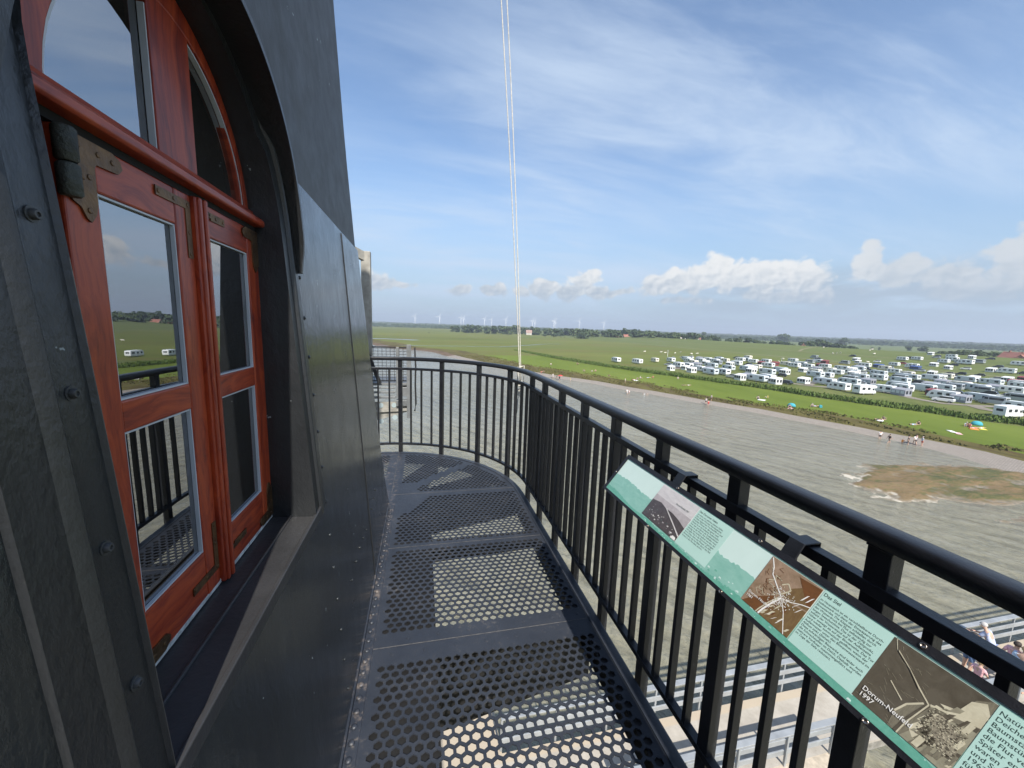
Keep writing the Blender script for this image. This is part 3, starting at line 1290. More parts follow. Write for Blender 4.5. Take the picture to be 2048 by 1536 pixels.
def photo(mats, u0, u1, v0=.0285, v1=.172):
    mb = MB()
    bprism(mb, [(u0, v0), (u1, v0), (u1, v1), (u0, v1)], H + .0002, HP, 0)
    W_ = u1 - u0
    Hh = v1 - v0
    f = lambda a, b: (u0 + W_ * a, v0 + Hh * b)

    def poly(pts, lvl, mi):
        # lay triangulated so that any outline stays flat on the print
        bprism(mb, [f(*p) for p in pts], lvl - .0002, lvl, mi)

    def line(pts, w, lvl, mi):
        for (a, b), (c, d) in zip(pts, pts[1:]):
            dx_, dy_ = c - a, d - b
            q = hypot(dx_, dy_) or 1
            nx, ny = -dy_ / q * w, dx_ / q * w
            poly([(a + nx, b + ny), (a - nx, b - ny), (c - nx, d - ny), (c + nx, d + ny)], lvl, mi)
    return mb, poly, line


# beach photograph
mb, poly, line = photo(None, .282, .4865)
poly([(0, 0), (1, 0), (1, .64), (0, .68)], L1, 1)
poly([(0, 0), (1, 0), (1, .11), (.93, .16), (.80, .25), (.62, .36), (.40, .50), (.24, .55), (.0, .50)], L2, 2)
poly([(.42, .50), (.60, .50), (.80, .45), (1, .37), (1, .16), (.9, .22), (.70, .35), (.55, .44)], L2, 2)
line([(.99, .13), (.80, .26), (.62, .375), (.42, .51)], .006, L3, 3)
for i in range(60):
    u = rnd.uniform(.05, .95)
    v = rnd.uniform(.02, .46 - .30 * u)
    w = rnd.choice((.008, .012, .016, .03))
    poly([(u, v), (u + w, v), (u + w, v + w * .9), (u, v + w * .8)], L3, rnd.choice((3, 3, 4, 4, 1)))
poly([(.86, .0), (.99, .0), (.97, .07), (.90, .08)], L3 + .0001, 3)
bpart(mb, 'photo_print', [P_SKY, P_WATER, P_LAND, G_WHITE, G_BLACK])['label'] = 'grey beach photograph printed on the board'
# brown aerial photograph
mb, poly, line = photo(None, .7700, .9068)
poly([(.03, .0), (.62, .0), (.60, .40), (.44, .42), (.30, .30), (.18, .20)], L1, 1)
poly([(.40, 0), (1, 0), (1, .52), (.66, .48)], L1 + .00005, 2)
poly([(.56, .50), (1, .55), (1, .98), (.78, .86), (.60, .70)], L1, 2)
poly([(.60, .95), (.94, .62), (1, .60), (1, .98)], L1 + .0001, 1)
line([(.02, .98), (.14, .84), (.20, .72), (.40, .58), (.56, .47)], .009, L2, 3)
line([(.56, .46), (.48, .28), (.42, .10), (.40, 0)], .016, L2, 3)
line([(.52, .44), (.44, .28), (.37, .08), (.35, 0)], .010, L2, 4)
line([(.57, .46), (.72, .50), (.88, .58), (1, .62)], .007, L2, 3)
line([(.58, .45), (.72, .30), (.84, .12), (.92, 0)], .006, L2, 3)
line([(.52, .52), (.62, .66), (.52, .74), (.44, .66)], .010, L2, 4)
line([(.20, .60), (.30, .66), (.26, .74), (.40, .72)], .006, L2, 4)
for u, v, w, h in ((.82, .62, .030, .16), (.90, .64, .030, .15), (.78, .46, .03, .10), (.86, .40, .026, .13), (.62, .06, .03, .10), (.72, .05, .024, .16), (.50, .05, .02, .09)):
    poly([(u, v), (u + w, v + .03), (u + w + .05, v + h), (u + .05, v + h - .03)], L2, 3)
for i in range(26):                                     # strip fields
    a, b = rnd.uniform(.42, .94), rnd.uniform(.02, .40)
    w, h = rnd.uniform(.02, .05), rnd.uniform(.06, .16)
    poly([(a, b), (a + w, b + .02), (min(1, a + w + h * .35), b + h), (min(.98, a + h * .35), b + h - .02)], L1 + .0002, rnd.choice((1, 2, 2, 4)))
for i in range(24):
    a, b = rnd.uniform(.06, .40), rnd.uniform(.30, .92)
    line([(a, b), (a + rnd.uniform(-.05, .05), b - rnd.uniform(.03, .08)), (a + rnd.uniform(.03, .10), b - rnd.uniform(.04, .12))], .003, L2, rnd.choice((1, 4)))
for i in range(170):
    a = rnd.gauss(.56, .10)
    b = rnd.gauss(.44, .10)
    if .02 < a < .97 and .02 < b < .95:
        poly([(a, b), (a + .012, b), (a + .012, b + .012), (a, b + .012)], L3, rnd.choice((3, 3, 4)))
bpart(mb, 'photo_print', [P_SEP, P_BRN, P_OLV, G_WHITE, P_LGT])['label'] = 'brown aerial photograph printed on the board'
# grey-olive aerial photograph
mb, poly, line = photo(None, 1.0495, 1.1950)
poly([(.42, 0), (.40, .20), (.44, .34), (.54, .48), (.66, .56), (.80, .62), (.82, .70), (.86, .90), (.97, 1), (1, 1), (1, 0)], L1, 1)
poly([(.55, .0), (.62, .20), (.66, .40), (.76, .50), (1, .62), (1, 0)], L1 + .00005, 2)
poly([(.66, .62), (.80, .68), (.84, .86), (.94, .94), (1, .84), (1, .66), (.80, .58)], L1 + .0001, 3)
poly([(.56, .16), (.62, .30), (.74, .20), (.68, .04)], L1 + .0001, 3)
poly([(.62, .0), (.70, .24), (.96, .22), (.92, .0)], L1 + .0001, 2)
poly([(.66, .40), (.72, .52), (.94, .44), (.98, .20), (.84, .16)], L2, 4)
line([(.04, .99), (.10, .88), (.28, .76), (.46, .62), (.60, .52)], .008, L2, 3)
line([(.05, .99), (.12, .86), (.30, .745), (.46, .605)], .004, L3, 5)
line([(.60, .52), (.56, .36), (.52, .18), (.50, 0)], .022, L2, 5)
line([(.60, .52), (.57, .36), (.535, .18), (.52, 0)], .007, L3, 3)
line([(.61, .53), (.74, .58), (.90, .70), (1, .80)], .012, L2, 3)
line([(.22, .48), (.40, .36)], .006, L2, 3)
line([(.40, .20), (.45, .36), (.56, .50)], .010, L2, 3)
for u, v, w, h in ((.90, .50, .05, .14), (.92, .30, .04, .12), (.66, .02, .06, .14), (.84, .06, .05, .12), (.76, .0, .04, .13), (.94, .10, .04, .14)):
    poly([(u, v), (u + w, v), (u + w + .02, v + h), (u + .02, v + h)], L2 + .0001, rnd.choice((3, 3, 1)))
for i in range(60):                                     # parcels inland of the coast road
    a, b = rnd.uniform(.58, .95), rnd.uniform(.0, .60)
    w, h = rnd.uniform(.025, .07), rnd.uniform(.05, .13)
    poly([(a, b), (min(1, a + w), b + .01), (min(1, a + w + h * .3), b + h), (min(.97, a + h * .3), b + h - .01)], L1 + .0002, rnd.choice((1, 2, 0, 3, 5)))
for i in range(30):
    a, b = rnd.uniform(.02, .5), rnd.uniform(.05, .95)
    line([(a, b), (a + rnd.uniform(.02, .10), b - rnd.uniform(-.02, .06))], .003, L1, 1)
for i in range(260):
    a, b = rnd.uniform(.62, .96), rnd.uniform(.14, .54)
    poly([(a, b), (a + .012, b + .003), (a + .010, b + .012), (a - .002, b + .009)], L3 + .0001, rnd.choice((3, 3, 5, 0)))
bpart(mb, 'photo_print', [P_GRY, P_FLD, P_OLV2, P_LGT, P_TWN, P_GRY])['label'] = 'olive aerial photograph printed on the board'


def text(body, u, v, size, mat, lead=1.0, bold=0.0):
    cu = bpy.data.curves.new('printed_text', 'FONT')
    cu.body = body
    cu.size = size
    cu.space_line = lead
    cu.extrude = .00005
    cu.offset = bold
    cu.resolution_u = 3
    o = bpy.data.objects.new('printed_text', cu)
    C.objects.link(o)
    C.objects.unlink(o)
    me = o.to_mesh().copy()
    bpy.data.objects.remove(o)
    me.name = 'printed_text'
    me.materials.clear()
    me.materials.append(mat)
    o = bpy.data.objects.new('printed_text', me)
    C.objects.link(o)
    o.parent = board
    p = Vector(bp(u, v, H + (.0022 if mat is G_WHITE or size == .0078 else .0009)))
    R = Matrix(((0, -1, 0), tuple(BV), tuple(BN))).transposed().to_4x4()
    R.translation = p
    o.matrix_parent_inverse = Matrix.Translation(-Vector(board.location))
    o.matrix_basis = R
    return o


T1 = ("ist einer von etlichen kleinen Häfen\nhier an der Wurster Nordseeküste.\nFrüher legten hier Frachtschiffe an und\nbrachten Waren für das ganze Land.\n"
      "Heute ist er ein beliebter Kutterhafen.\nVon hier aus fahren die Krabbenfischer\nhinaus in das Watt. Der Sielhafen muss\nständig vom Schlick befreit werden, der\n"
      "mit jeder Flut in die Fahrrinne getragen\nwird. Dazu dient das Wasser aus dem\nBinnenland, das bei Ebbe durch das Siel\nhinaus in die Nordsee strömt.")
text("Der Dorumer Hafen", .4925, .1585, .0098, G_BLACK, bold=.0001)
text(T1, .4925, .1485, .0079, G_BLACK, 1.0)
T2 = ("im Hauptdeich ist ein verschließbares Durch-\nlassbauwerk und dient der Entwässerung des\nBinnenlandes. Die Klappen schließen durch\nden Wasserdruck bei Flut selbständig zur\n"
      "langen Seeschutzlinie. Das ist der Zeitpunkt,\nsobald der Wasserstand auf der Außenseite\nhöher ansteigt als auf der Binnenseite. Das Tor\nwird wieder automatisch geöffnet, wenn der\n"
      "Außenwasser unter den Binnenwasserstand im\nAbfluss sinkt (Sielzeit).\nDiese aufwändigen Bauwerke sind leider auch\ndie Schwachstellen im Deich. Deshalb wurden\nmehrere Vorfluter zusammengeführt und\nim Zuge der Siele reduziert.")
text("Das Siel", .9128, .1600, .0118, G_BLACK, bold=.0001)
text(T2, .9128, .1478, .0071, G_BLACK, 1.04)
T3 = ("Natürlich gab es hier\nDeiche entlang der\nBaumstämme und\nBaumstümpfe, die\ndie Flut verschlang.\nSpäter entstanden\nwaren Anfang der\nund Spundbohlen\n"
      "1962 umfassend\nführt worden.\nDie wechselnden\nTiden und Winde\nbestimmen noch\nheute den Hafen.")
text(T3, 1.2000, .1600, .0112, G_BLACK, 1.0)
text("Dorum-Neufeld 1957", .392, .134, .0078, G_BLACK)
text("Dorum-Neufeld\n1961", .7745, .0560, .0098, G_WHITE)
text("Dorum-Neufeld\n1997", 1.0570, .0500, .0122, G_WHITE, bold=.0001)
M_STUD = simple('steel_stud', (.55, .45, .36), .25, 1.0)
for u, v in ((-.008, .096), (.352, .187), (.350, .006), (.719, .187), (.717, .006), (1.089, .187), (1.088, .006), (1.46, .187), (1.46, .006)):
    b = MB()
    ringp = []
    c = Vector(bp(u, v, .004))
    ev = Vector((0, -1, 0))
    pts = [(.0052, 0), (.0060, .0012), (.0050, .0024), (.0032, .0018), (.0026, .0006)]
    for r, h in pts:
        for t in range(12):
            a = 2 * pi * t / 12
            b.v.append(tuple(c + ev * (r * cos(a)) + BV * (r * sin(a)) + BN * h))
    for i in range(len(pts) - 1):
        for t in range(12):
            t2 = (t + 1) % 12
            b.f.append((i * 12 + t, i * 12 + t2, (i + 1) * 12 + t2, (i + 1) * 12 + t))
            b.m.append(0)
    b.f.append(tuple(4 * 12 + t for t in range(12)))
    b.m.append(0)
    bpart(b, 'stud', M_STUD, smooth=True)
# straps hooking the board over the middle rail
for yy in (1.225, .755, .02, -.3):
    b = MB()
    w = .021
    p0 = [(.9405, 1.020), (.955, 1.044), (.968, 1.0645), (1.016, 1.0645), (1.016, 1.025), (1.020, 1.025), (1.020, 1.0685), (.965, 1.0685), (.951, 1.048), (.9365, 1.024)]
    b.prism(p0, lambda x, z: (x, yy - w, z), lambda x, z: (x, yy + w, z))
    bpart(b, 'clamp', M_RAIL, bevel=.0015)

# ------------------------------------------------------------------ water and land
ZW, ZL = -15.7, -14.4


def water_mat():
    """Silty river under a breeze: crossing wave trains in the surface, sky in the facets, brown silt below."""
    m, nt, b = new_mat('river_water')
    g = nt.new('ShaderNodeNewGeometry').outputs['Position']
    big = nt.noise(nt.mapping(g, rot=(0, 0, radians(70)), scale=(.3, 1, 1)), .05, 4, .6, .3)

    def train(ang, wl, dist, dsc, det):
        w = nt.new('ShaderNodeTexWave', wave_type='BANDS', bands_direction='Y', wave_profile='SIN')
        nt.put(w.inputs['Vector'], nt.mapping(g, rot=(0, 0, radians(ang))))
        w.inputs['Scale'].default_value = .314 / wl
        w.inputs['Distortion'].default_value = dist
        w.inputs['Detail'].default_value = det
        w.inputs['Detail Scale'].default_value = dsc
        w.inputs['Detail Roughness'].default_value = .6
        return w.outputs['Fac']
    t1, t2, t3 = train(74, 3.1, 7.5, 1.3, 4), train(58, 2.2, 7.5, 1.5, 4), train(94, 1.2, 8.0, 1.6, 3)
    rot = nt.mapping(g, rot=(0, 0, radians(68)))
    mid = nt.noise(nt.mapping(rot, scale=(.34, 1, 1)), .55, 5, .62, .6)
    fine = nt.noise(nt.mapping(rot, scale=(.5, 1, 1)), 1.9, 5, .68, .5)
    gust = nt.sstep(big, .30, .66)
    h = nt.math('ADD', nt.math('ADD', nt.math('MULTIPLY', t1, .105), nt.math('MULTIPLY', t2, .085)), nt.math('ADD', nt.math('MULTIPLY', t3, .040), nt.math('MULTIPLY', fine, .15)))
    h = nt.math('ADD', h, nt.math('MULTIPLY', mid, .34))
    h = nt.math('MULTIPLY', h, nt.math('ADD', nt.math('MULTIPLY', gust, .6), .70))
    silt = nt.noise(nt.mapping(g, rot=(0, 0, radians(70)), scale=(.25, 1, 1)), .045, 5, .6, .4)
    c = nt.ramp(silt, [(.3, (.160, .152, .108)), (.7, (.220, .208, .150))])
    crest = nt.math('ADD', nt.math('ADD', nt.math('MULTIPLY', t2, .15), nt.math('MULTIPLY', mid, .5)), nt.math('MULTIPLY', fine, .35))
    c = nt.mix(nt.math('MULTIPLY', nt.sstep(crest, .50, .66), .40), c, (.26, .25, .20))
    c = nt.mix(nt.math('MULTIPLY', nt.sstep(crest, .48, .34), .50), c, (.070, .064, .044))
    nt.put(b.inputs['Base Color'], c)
    b.inputs['Roughness'].default_value = .08
    b.inputs['IOR'].default_value = 1.33
    b.inputs['Specular IOR Level'].default_value = .68
    bn = nt.new('ShaderNodeBump')
    bn.inputs['Strength'].default_value = 1.0
    bn.inputs['Distance'].default_value = 1.0
    nt.put(bn.inputs['Height'], h)
    nt.put(b.inputs['Normal'], bn.outputs[0])
    return m


wm = MB()
wm.add([(-6000, -6000, ZW), (6000, -6000, ZW), (6000, 6000, ZW), (-6000, 6000, ZW)], [(0, 1, 2, 3)])
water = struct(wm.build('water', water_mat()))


def grass_mat(name, c1, c2, c3, s1=.05, s2=.6, streak=None, dry=None, dryamt=0.0, fine=4.0, bump=.5):
    m, nt, b = new_mat(name)
    g = nt.new('ShaderNodeNewGeometry').outputs['Position']
    v = nt.mapping(g, scale=streak) if streak else g
    n1 = nt.noise(v, s1, 5, .6, .3)
    n2 = nt.noise(v, s2, 5, .65)
    n3 = nt.noise(g, fine, 4, .7)
    f = nt.math('ADD', nt.math('ADD', nt.math('MULTIPLY', n1, .55), nt.math('MULTIPLY', n2, .3)), nt.math('MULTIPLY', n3, .15))
    c = nt.ramp(f, [(.36, c1), (.50, c2), (.64, c3)])
    if dry:
        c = nt.mix(nt.math('MULTIPLY', nt.sstep(nt.noise(v, s2 * .45, 6, .65, .5), .50, .66), dryamt), c, dry)
    nt.put(b.inputs['Base Color'], c)
    b.inputs['Roughness'].default_value = .9
    b.inputs['Specular IOR Level'].default_value = .1
    bn = nt.new('ShaderNodeBump')
    bn.inputs['Strength'].default_value = bump
    bn.inputs['Distance'].default_value = .25
    nt.put(bn.inputs['Height'], nt.math('ADD', nt.math('MULTIPLY', n3, .5), n2))
    nt.put(b.inputs['Normal'], bn.outputs[0])
    return m


def stone_mat():
    m, nt, b = new_mat('revetment_stone')
    g = nt.new('ShaderNodeNewGeometry').outputs['Position']
    br_ = nt.new('ShaderNodeTexBrick')
    nt.put(br_.inputs['Vector'], nt.mapping(g, rot=(0, 0, radians(118))))
    br_.inputs['Scale'].default_value = 1.3
    br_.inputs['Color1'].default_value = (.33, .29, .245, 1)
    br_.inputs['Color2'].default_value = (.26, .225, .19, 1)
    br_.inputs['Mortar'].default_value = (.16, .14, .12, 1)
    br_.inputs['Mortar Size'].default_value = .05
    n = nt.noise(g, .35, 5, .65)
    c = nt.mix(nt.math('MULTIPLY', nt.sstep(n, .45, .7), .5), br_.outputs[0], (.20, .17, .14))
    nt.put(b.inputs['Base Color'], c)
    b.inputs['Roughness'].default_value = .85
    return m


M_MUD = grass_mat('shore_mud', (.085, .060, .042), (.125, .088, .060), (.17, .125, .085), .2, 1.2)
M_STONE = stone_mat()
M_DRY = grass_mat('dry_grass', (.060, .050, .022), (.105, .090, .032), (.130, .120, .040), .12, .9, streak=(1, .35, 1), dry=(.075, .050, .030), dryamt=.8)
M_LAWN = grass_mat('meadow_lawn', (.088, .122, .019), (.118, .156, .026), (.145, .180, .036), .05, .5, streak=(1, .28, 1))
M_CAMP = grass_mat('camp_grass', (.072, .092, .024), (.108, .130, .036), (.145, .155, .055), .06, .4, dry=(.15, .13, .07), dryamt=.5)
M_DIKE = grass_mat('dike_grass', (.082, .104, .030), (.108, .132, .040), (.125, .148, .050), .02, .16, streak=(1, .12, 1), dry=(.105, .115, .045), dryamt=.45)
M_FIELD = grass_mat('far_field', (.085, .112, .042), (.112, .140, .055), (.140, .160, .072), .004, .03, streak=(1, .35, 1))
M_MARSH = grass_mat('salt_marsh', (.090, .108, .026), (.120, .140, .034), (.150, .158, .042), .012, .09, streak=(.35, 1, 1), dry=(.135, .115, .042), dryamt=.75, fine=.8)

SHORE = [(-6000, 70), (-100, 70), (0, 74), (33, 77.7), (41, 80.2), (47, 80.6), (52, 79.0), (60, 77.0), (70, 73.2), (86.5, 65.8), (101, 59.3), (116, 53.2), (132, 43.0), (141, 38.0), (157, 30),
         (182, 23), (211, 14.4), (240, 8), (255, 2.4), (264, -8), (287, -29), (331, -42), (420, -95), (600, -200), (1500, -900), (6100, -5200)]
REVW = [(-100, 7), (33, 7), (41, 5.2), (47, 3.6), (52, 2.9), (60, 2.5), (87, 2.6), (130, 2.8), (160, 3.5), (200, 4), (260, 7), (400, 10)]
DRYW = [(0, 12), (51, 9), (66, 11.5), (79, 8), (100, 12), (127, 17), (180, 18), (260, 22), (400, 30)]
HEDGE = [(-200, 150), (30, 126), (50, 116.6), (56, 112.5), (64, 110.4), (72, 106.8), (83, 103), (98, 100), (109, 95.7), (131, 86.8), (159, 77.3), (200, 68), (260, 62), (420, 60), (900, -100), (6100, -5000)]
CREST = -7.0


def cols(y):
    s = lerp_table(SHORE, y)
    r = s + lerp_table(REVW, y)
    d = s + max(lerp_table(DRYW, y), lerp_table(REVW, y) + 3)
    h = max(lerp_table(HEDGE, y), d + 14)
    far = y > 300
    xs = [(s - 3.0, ZW - .7), (s, ZW), (r, -15.05 if not far else -15.3), (d, -14.85 if not far else -14.8), (h, ZL), (h + 5, ZL),
          (max(h + 30, 190), ZL), (262, ZL), (290, -12.4), (303, -10.6), (309, -10.45), (330, -9.0), (355, CREST - .06), (361, CREST), (366, CREST - .06), (392, -13.2), (402, -14.4), (700, -14.5), (1500, -14.6), (3000, -14.6), (6100, -14.6)]
    return xs


SLOTS = [M_MUD, M_STONE, M_DRY, M_LAWN, M_CAMP, M_DIKE, M_FIELD, M_MARSH]


def slot(i, y):
    far = y > 215
    t = [0, 1, 2, 3, 4, 4, 4, 5, 5, 5, 5, 5, 5, 5, 5, 5, 6, 6, 6, 6][i]
    if y > 160 and t == 4:
        t = 7
    if far and t in (2, 3):
        t = 7 if t == 3 else 2
    if far and t == 1:
        t = 0
    return t


def gz(x, y):
    c = cols(y)
    if x <= c[0][0]:
        return c[0][1]
    return lerp_table(c, x)


ys = [-6100, -2000, -600, -200] + [-100 + 20 * i for i in range(5)] + [4 * i for i in range(0, 70)] + [280 + 10 * i for i in range(0, 20)] + [480 + 40 * i for i in range(0, 12)] + [960 + 150 * i for i in range(8)] + [2300, 3000, 4000, 5000, 6100]
ys = sorted(set(ys))
gm = MB()
rows_ = []
for y in ys:
    n0 = len(gm.v)
    c = cols(y)
    jx = (mnoise.noise(Vector((0, y * .09, 1))) * 1.0 + mnoise.noise(Vector((3, y * .31, 1))) * .5)
    for i, (x, z) in enumerate(c):
        j = jx if i in (1, 2) else (mnoise.noise(Vector((i * 7.1, y * .13, 5))) * 2.2 if i in (3, 4) else 0)
        gm.v.append((x + j, y, z))
    rows_.append((n0, len(c)))
for (a, k), (b, _), ya, yb in zip(rows_, rows_[1:], ys, ys[1:]):
    for i in range(k - 1):
        gm.f.append((a + i, a + i + 1, b + i + 1, b + i))
        gm.m.append(slot(i, (ya + yb) / 2))
ground = struct(gm.build('ground', SLOTS, smooth=True))


# salt-marsh islet in the shallows, its pools and foam edge
def islet_mat():
    m, nt, b = new_mat('salt_marsh_islet')
    g = nt.new('ShaderNodeNewGeometry').outputs['Position']
    sp = nt.new('ShaderNodeSeparateXYZ')
    nt.put(sp.inputs[0], g)
    v = nt.mapping(g, rot=(0, 0, radians(70)), scale=(.4, 1, 1))
    n1 = nt.noise(v, .35, 6, .68, .5)
    n2 = nt.noise(v, 2.6, 5, .7, .4)
    f = nt.math('ADD', nt.math('MULTIPLY', n1, .6), nt.math('MULTIPLY', n2, .4))
    c = nt.ramp(f, [(.36, (.045, .055, .015)), (.45, (.085, .082, .024)), (.51, (.145, .098, .042)), (.58, (.175, .120, .058)), (.66, (.090, .092, .026)), (.74, (.055, .062, .016))])
    wet = nt.sstep(nt.math('ADD', sp.outputs[2], nt.math('MULTIPLY', nt.math('SUBTRACT', n2, .5), .22)), ZW + .15, ZW + .02)
    c = nt.mix(wet, c, nt.ramp(n2, [(.35, (.12, .105, .075)), (.62, (.24, .20, .15))]))
    # foam and shell sand thrown up on the windward (left) shore only
    lee = nt.math('MULTIPLY', nt.sstep(nt.math('ADD', sp.outputs[0], nt.math('MULTIPLY', sp.outputs[1], -.25)), 50.5, 46.5), nt.sstep(nt.noise(g, .5, 4, .65), .42, .60))
    c = nt.mix(nt.math('MULTIPLY', nt.math('MULTIPLY', wet, lee), .9), c, (.50, .46, .38))
    nt.put(b.inputs['Base Color'], c)
    b.inputs['Roughness'].default_value = .85
    bn = nt.new('ShaderNodeBump')
    bn.inputs['Strength'].default_value = .8
    bn.inputs['Distance'].default_value = .2
    nt.put(bn.inputs['Height'], f)
    nt.put(b.inputs['Normal'], bn.outputs[0])
    return m


im = MB()
IX0, IX1, IY0, IY1, IS = 44, 92, 8, 42, .36
nx, ny = int((IX1 - IX0) / IS), int((IY1 - IY0) / IS)
ISL = [(51.0, 35.6), (53.5, 36.9), (57, 37.8), (60, 38.2), (66, 38.5), (72, 37.8), (78, 35.6), (84, 32), (90, 26), (88, 22), (76, 23.5), (66, 25.5), (60, 27.6), (56.5, 27.6), (53.5, 28.3), (51.6, 29.4), (50.3, 31.4), (50.6, 33.4)]
ISL2 = [(56.2, 24.2), (59, 24.6), (64, 22.5), (74, 20), (86, 16), (80, 13), (66, 17.5), (58.5, 21.5)]


def sdist(poly, x, y):
    d = 1e9
    ins = False
    n = len(poly)
    for i in range(n):
        x1, y1 = poly[i]
        x2, y2 = poly[(i + 1) % n]
        t = max(0, min(1, ((x - x1) * (x2 - x1) + (y - y1) * (y2 - y1)) / ((x2 - x1) ** 2 + (y2 - y1) ** 2)))
        d = min(d, hypot(x - x1 - t * (x2 - x1), y - y1 - t * (y2 - y1)))
        if (y1 > y) != (y2 > y) and x < (x2 - x1) * (y - y1) / (y2 - y1) + x1:
            ins = not ins
    return d if ins else -d


for j in range(ny + 1):
    for i in range(nx + 1):
        x, y = IX0 + i * IS, IY0 + j * IS
        d = max(sdist(ISL, x, y), sdist(ISL2, x, y))
        n = mnoise.fractal(Vector((x * .16 + y * .05, y * .38, 2)), .9, 2, 5)
        n2 = mnoise.fractal(Vector((x * 1.1, y * 1.1, 9)), .8, 2, 3)
        im.v.append((x, y, ZW + max(-.35, min(.22, d * .10 + .02)) + n * .26 + n2 * .10 - .02))
for j in range(ny):
    for i in range(nx):
        a = j * (nx + 1) + i
        q = (a, a + 1, a + nx + 2, a + nx + 1)
        if max(im.v[t][2] for t in q) > ZW - .05:
            im.f.append(q)
            im.m.append(0)
islet = struct(im.build('marsh_islet_ground', islet_mat(), smooth=True))

# tracks, creek and pond: thin sheets a little above the ground
M_TRACK = grass_mat('gravel_track', (.17, .15, .12), (.22, .195, .16), (.26, .235, .20), .3, 2.0)
M_PATH = grass_mat('worn_path', (.17, .16, .085), (.22, .205, .12), (.25, .235, .15), .2, 1.0)


def ribbon(name, pts, w, mat, lift=.06, seg=6):
    mb = MB()
    P = []
    for (x1, y1), (x2, y2) in zip(pts, pts[1:]):
        n = max(1, int(hypot(x2 - x1, y2 - y1) / seg))
        P += [(x1 + (x2 - x1) * i / n, y1 + (y2 - y1) * i / n) for i in range(n)]
    P.append(pts[-1])
    for i, (x, y) in enumerate(P):
        a, b = P[max(0, i - 1)], P[min(len(P) - 1, i + 1)]
        dx_, dy_ = b[0] - a[0], b[1] - a[1]
        q = hypot(dx_, dy_) or 1
        wj = w * (.5 + .16 * mnoise.noise(Vector((x * .21, y * .21, 3))))
        for s in (-1, 1):
            xx, yy = x - dy_ / q * wj * s, y + dx_ / q * wj * s
            mb.v.append((xx, yy, gz(xx, yy) + lift))
    for i in range(len(P) - 1):
        mb.f.append((2 * i, 2 * i + 1, 2 * i + 3, 2 * i + 2))
        mb.m.append(0)
    o = mb.build(name, mat)
    recalc(o)
    return struct(o)


ribbon('gravel_road', [(123, 110), (126, 101), (136, 95), (138.5, 86), (134, 78), (133, 72), (137, 69.3), (146, 66), (160, 60), (190, 40)], 3.2, M_TRACK)
ribbon('gravel_road', [(138, 69), (133.5, 64), (133, 58), (138, 48)], 3.0, M_TRACK, .09)
ribbon('gravel_road', [(126, 103), (150, 118), (180, 122), (215, 130)], 2.4, M_TRACK)
ribbon('gravel_road', [(110, 150), (118, 162), (132, 170)], 3.0, M_TRACK)
ribbon('dike_path', [(306, y) for y in (60, 120, 180, 240, 300, 380, 460, 560)], 2.2, M_PATH, .12, 20)
ribbon('dike_path', [(268, y) for y in (40, 120, 200, 280, 360, 460)], 1.6, M_PATH, .10, 20)
ribbon('dike_path', [(306, 262), (325, 275), (345, 284), (358, 288)], 2.0, M_PATH, .15, 8)
M_STILL = simple('still_water', (.10, .115, .12), .08, var=.1, vscale=.1)
ribbon('creek', [(-60, 288), (-36, 292), (-20, 301), (8, 297), (30, 301), (59, 299), (75, 316), (90, 334), (120, 372), (140, 380)], 2.6, M_STILL, .10)
ribbon('pond', [(-58, 404), (-40, 410), (-20, 402), (-5, 391)], 12, M_STILL, .10)

# ------------------------------------------------------------------ landing pier below
ZP = -10.3
M_GALV = simple('galvanised_steel', (.34, .355, .36), .5, .3, var=.16, vscale=2.5, bump=.1, bscale=20)
M_GALVD = simple('weathered_galvanised', (.30, .285, .25), .55, .3, var=.3, vscale=6)


def pier_mat():
    m, nt, b = new_mat('pier_deck')
    g = nt.new('ShaderNodeNewGeometry').outputs['Position']
    n = nt.noise(g, 2.2, 6, .68)
    n2 = nt.noise(g, 14, 5, .7, .8)
    c = nt.ramp(n, [(.3, (.30, .27, .225)), (.7, (.42, .385, .33))])
    c = nt.mix(nt.math('MULTIPLY', nt.sstep(n2, .60, .72), .55), c, (.14, .11, .085))
    sp = nt.new('ShaderNodeSeparateXYZ')
    nt.put(sp.inputs[0], g)
    e = nt.math('MULTIPLY', nt.sstep(sp.outputs[1], 8.72, 8.80), 1.0)
    c = nt.mix(nt.math('MULTIPLY', e, .85), c, (.40, .33, .24))
    nt.put(b.inputs['Base Color'], c)
    b.inputs['Roughness'].default_value = .85
    return m


M_PIER = pier_mat()
M_TAN = simple('tan_edge_board', (.42, .36, .28), .8, var=.25, vscale=5)
pier = thing('landing_pier', 'sandy beige walkway of the landing pier below the gallery', 'pier', (10, 8, ZP))


def pput(mb, name, mat, **kw):
    return put(mb.build(name, mat, pier, **kw))


b = MB()
b.box((.35, 7.18, ZP - .08), (80, 9.02, ZP))
b.box((.35, 9.02, ZP - .08), (2.2, 11.5, ZP - .002))
pput(b, 'walkway_deck', M_PIER)
b = MB()
b.box((.35, 6.86, ZP - .34), (11.55, 7.18, ZP - .012))
pput(b, 'edge_board', M_TAN)
b = MB()
for y in (7.4, 8.8):
    b.box((.4, y - .12, ZP - .5), (79, y + .12, ZP - .081))
pput(b, 'girder', M_GALVD)
for x in (3.5, 9.5, 15.5, 21.5, 30, 40, 50, 60, 70):
    for y in (7.4, 8.8):
        b = MB()
        b.tube([(x, y, -18), (x, y, ZP - .5)], .22, 12)
        pput(b, 'pile', M_GALVD, autos=40)


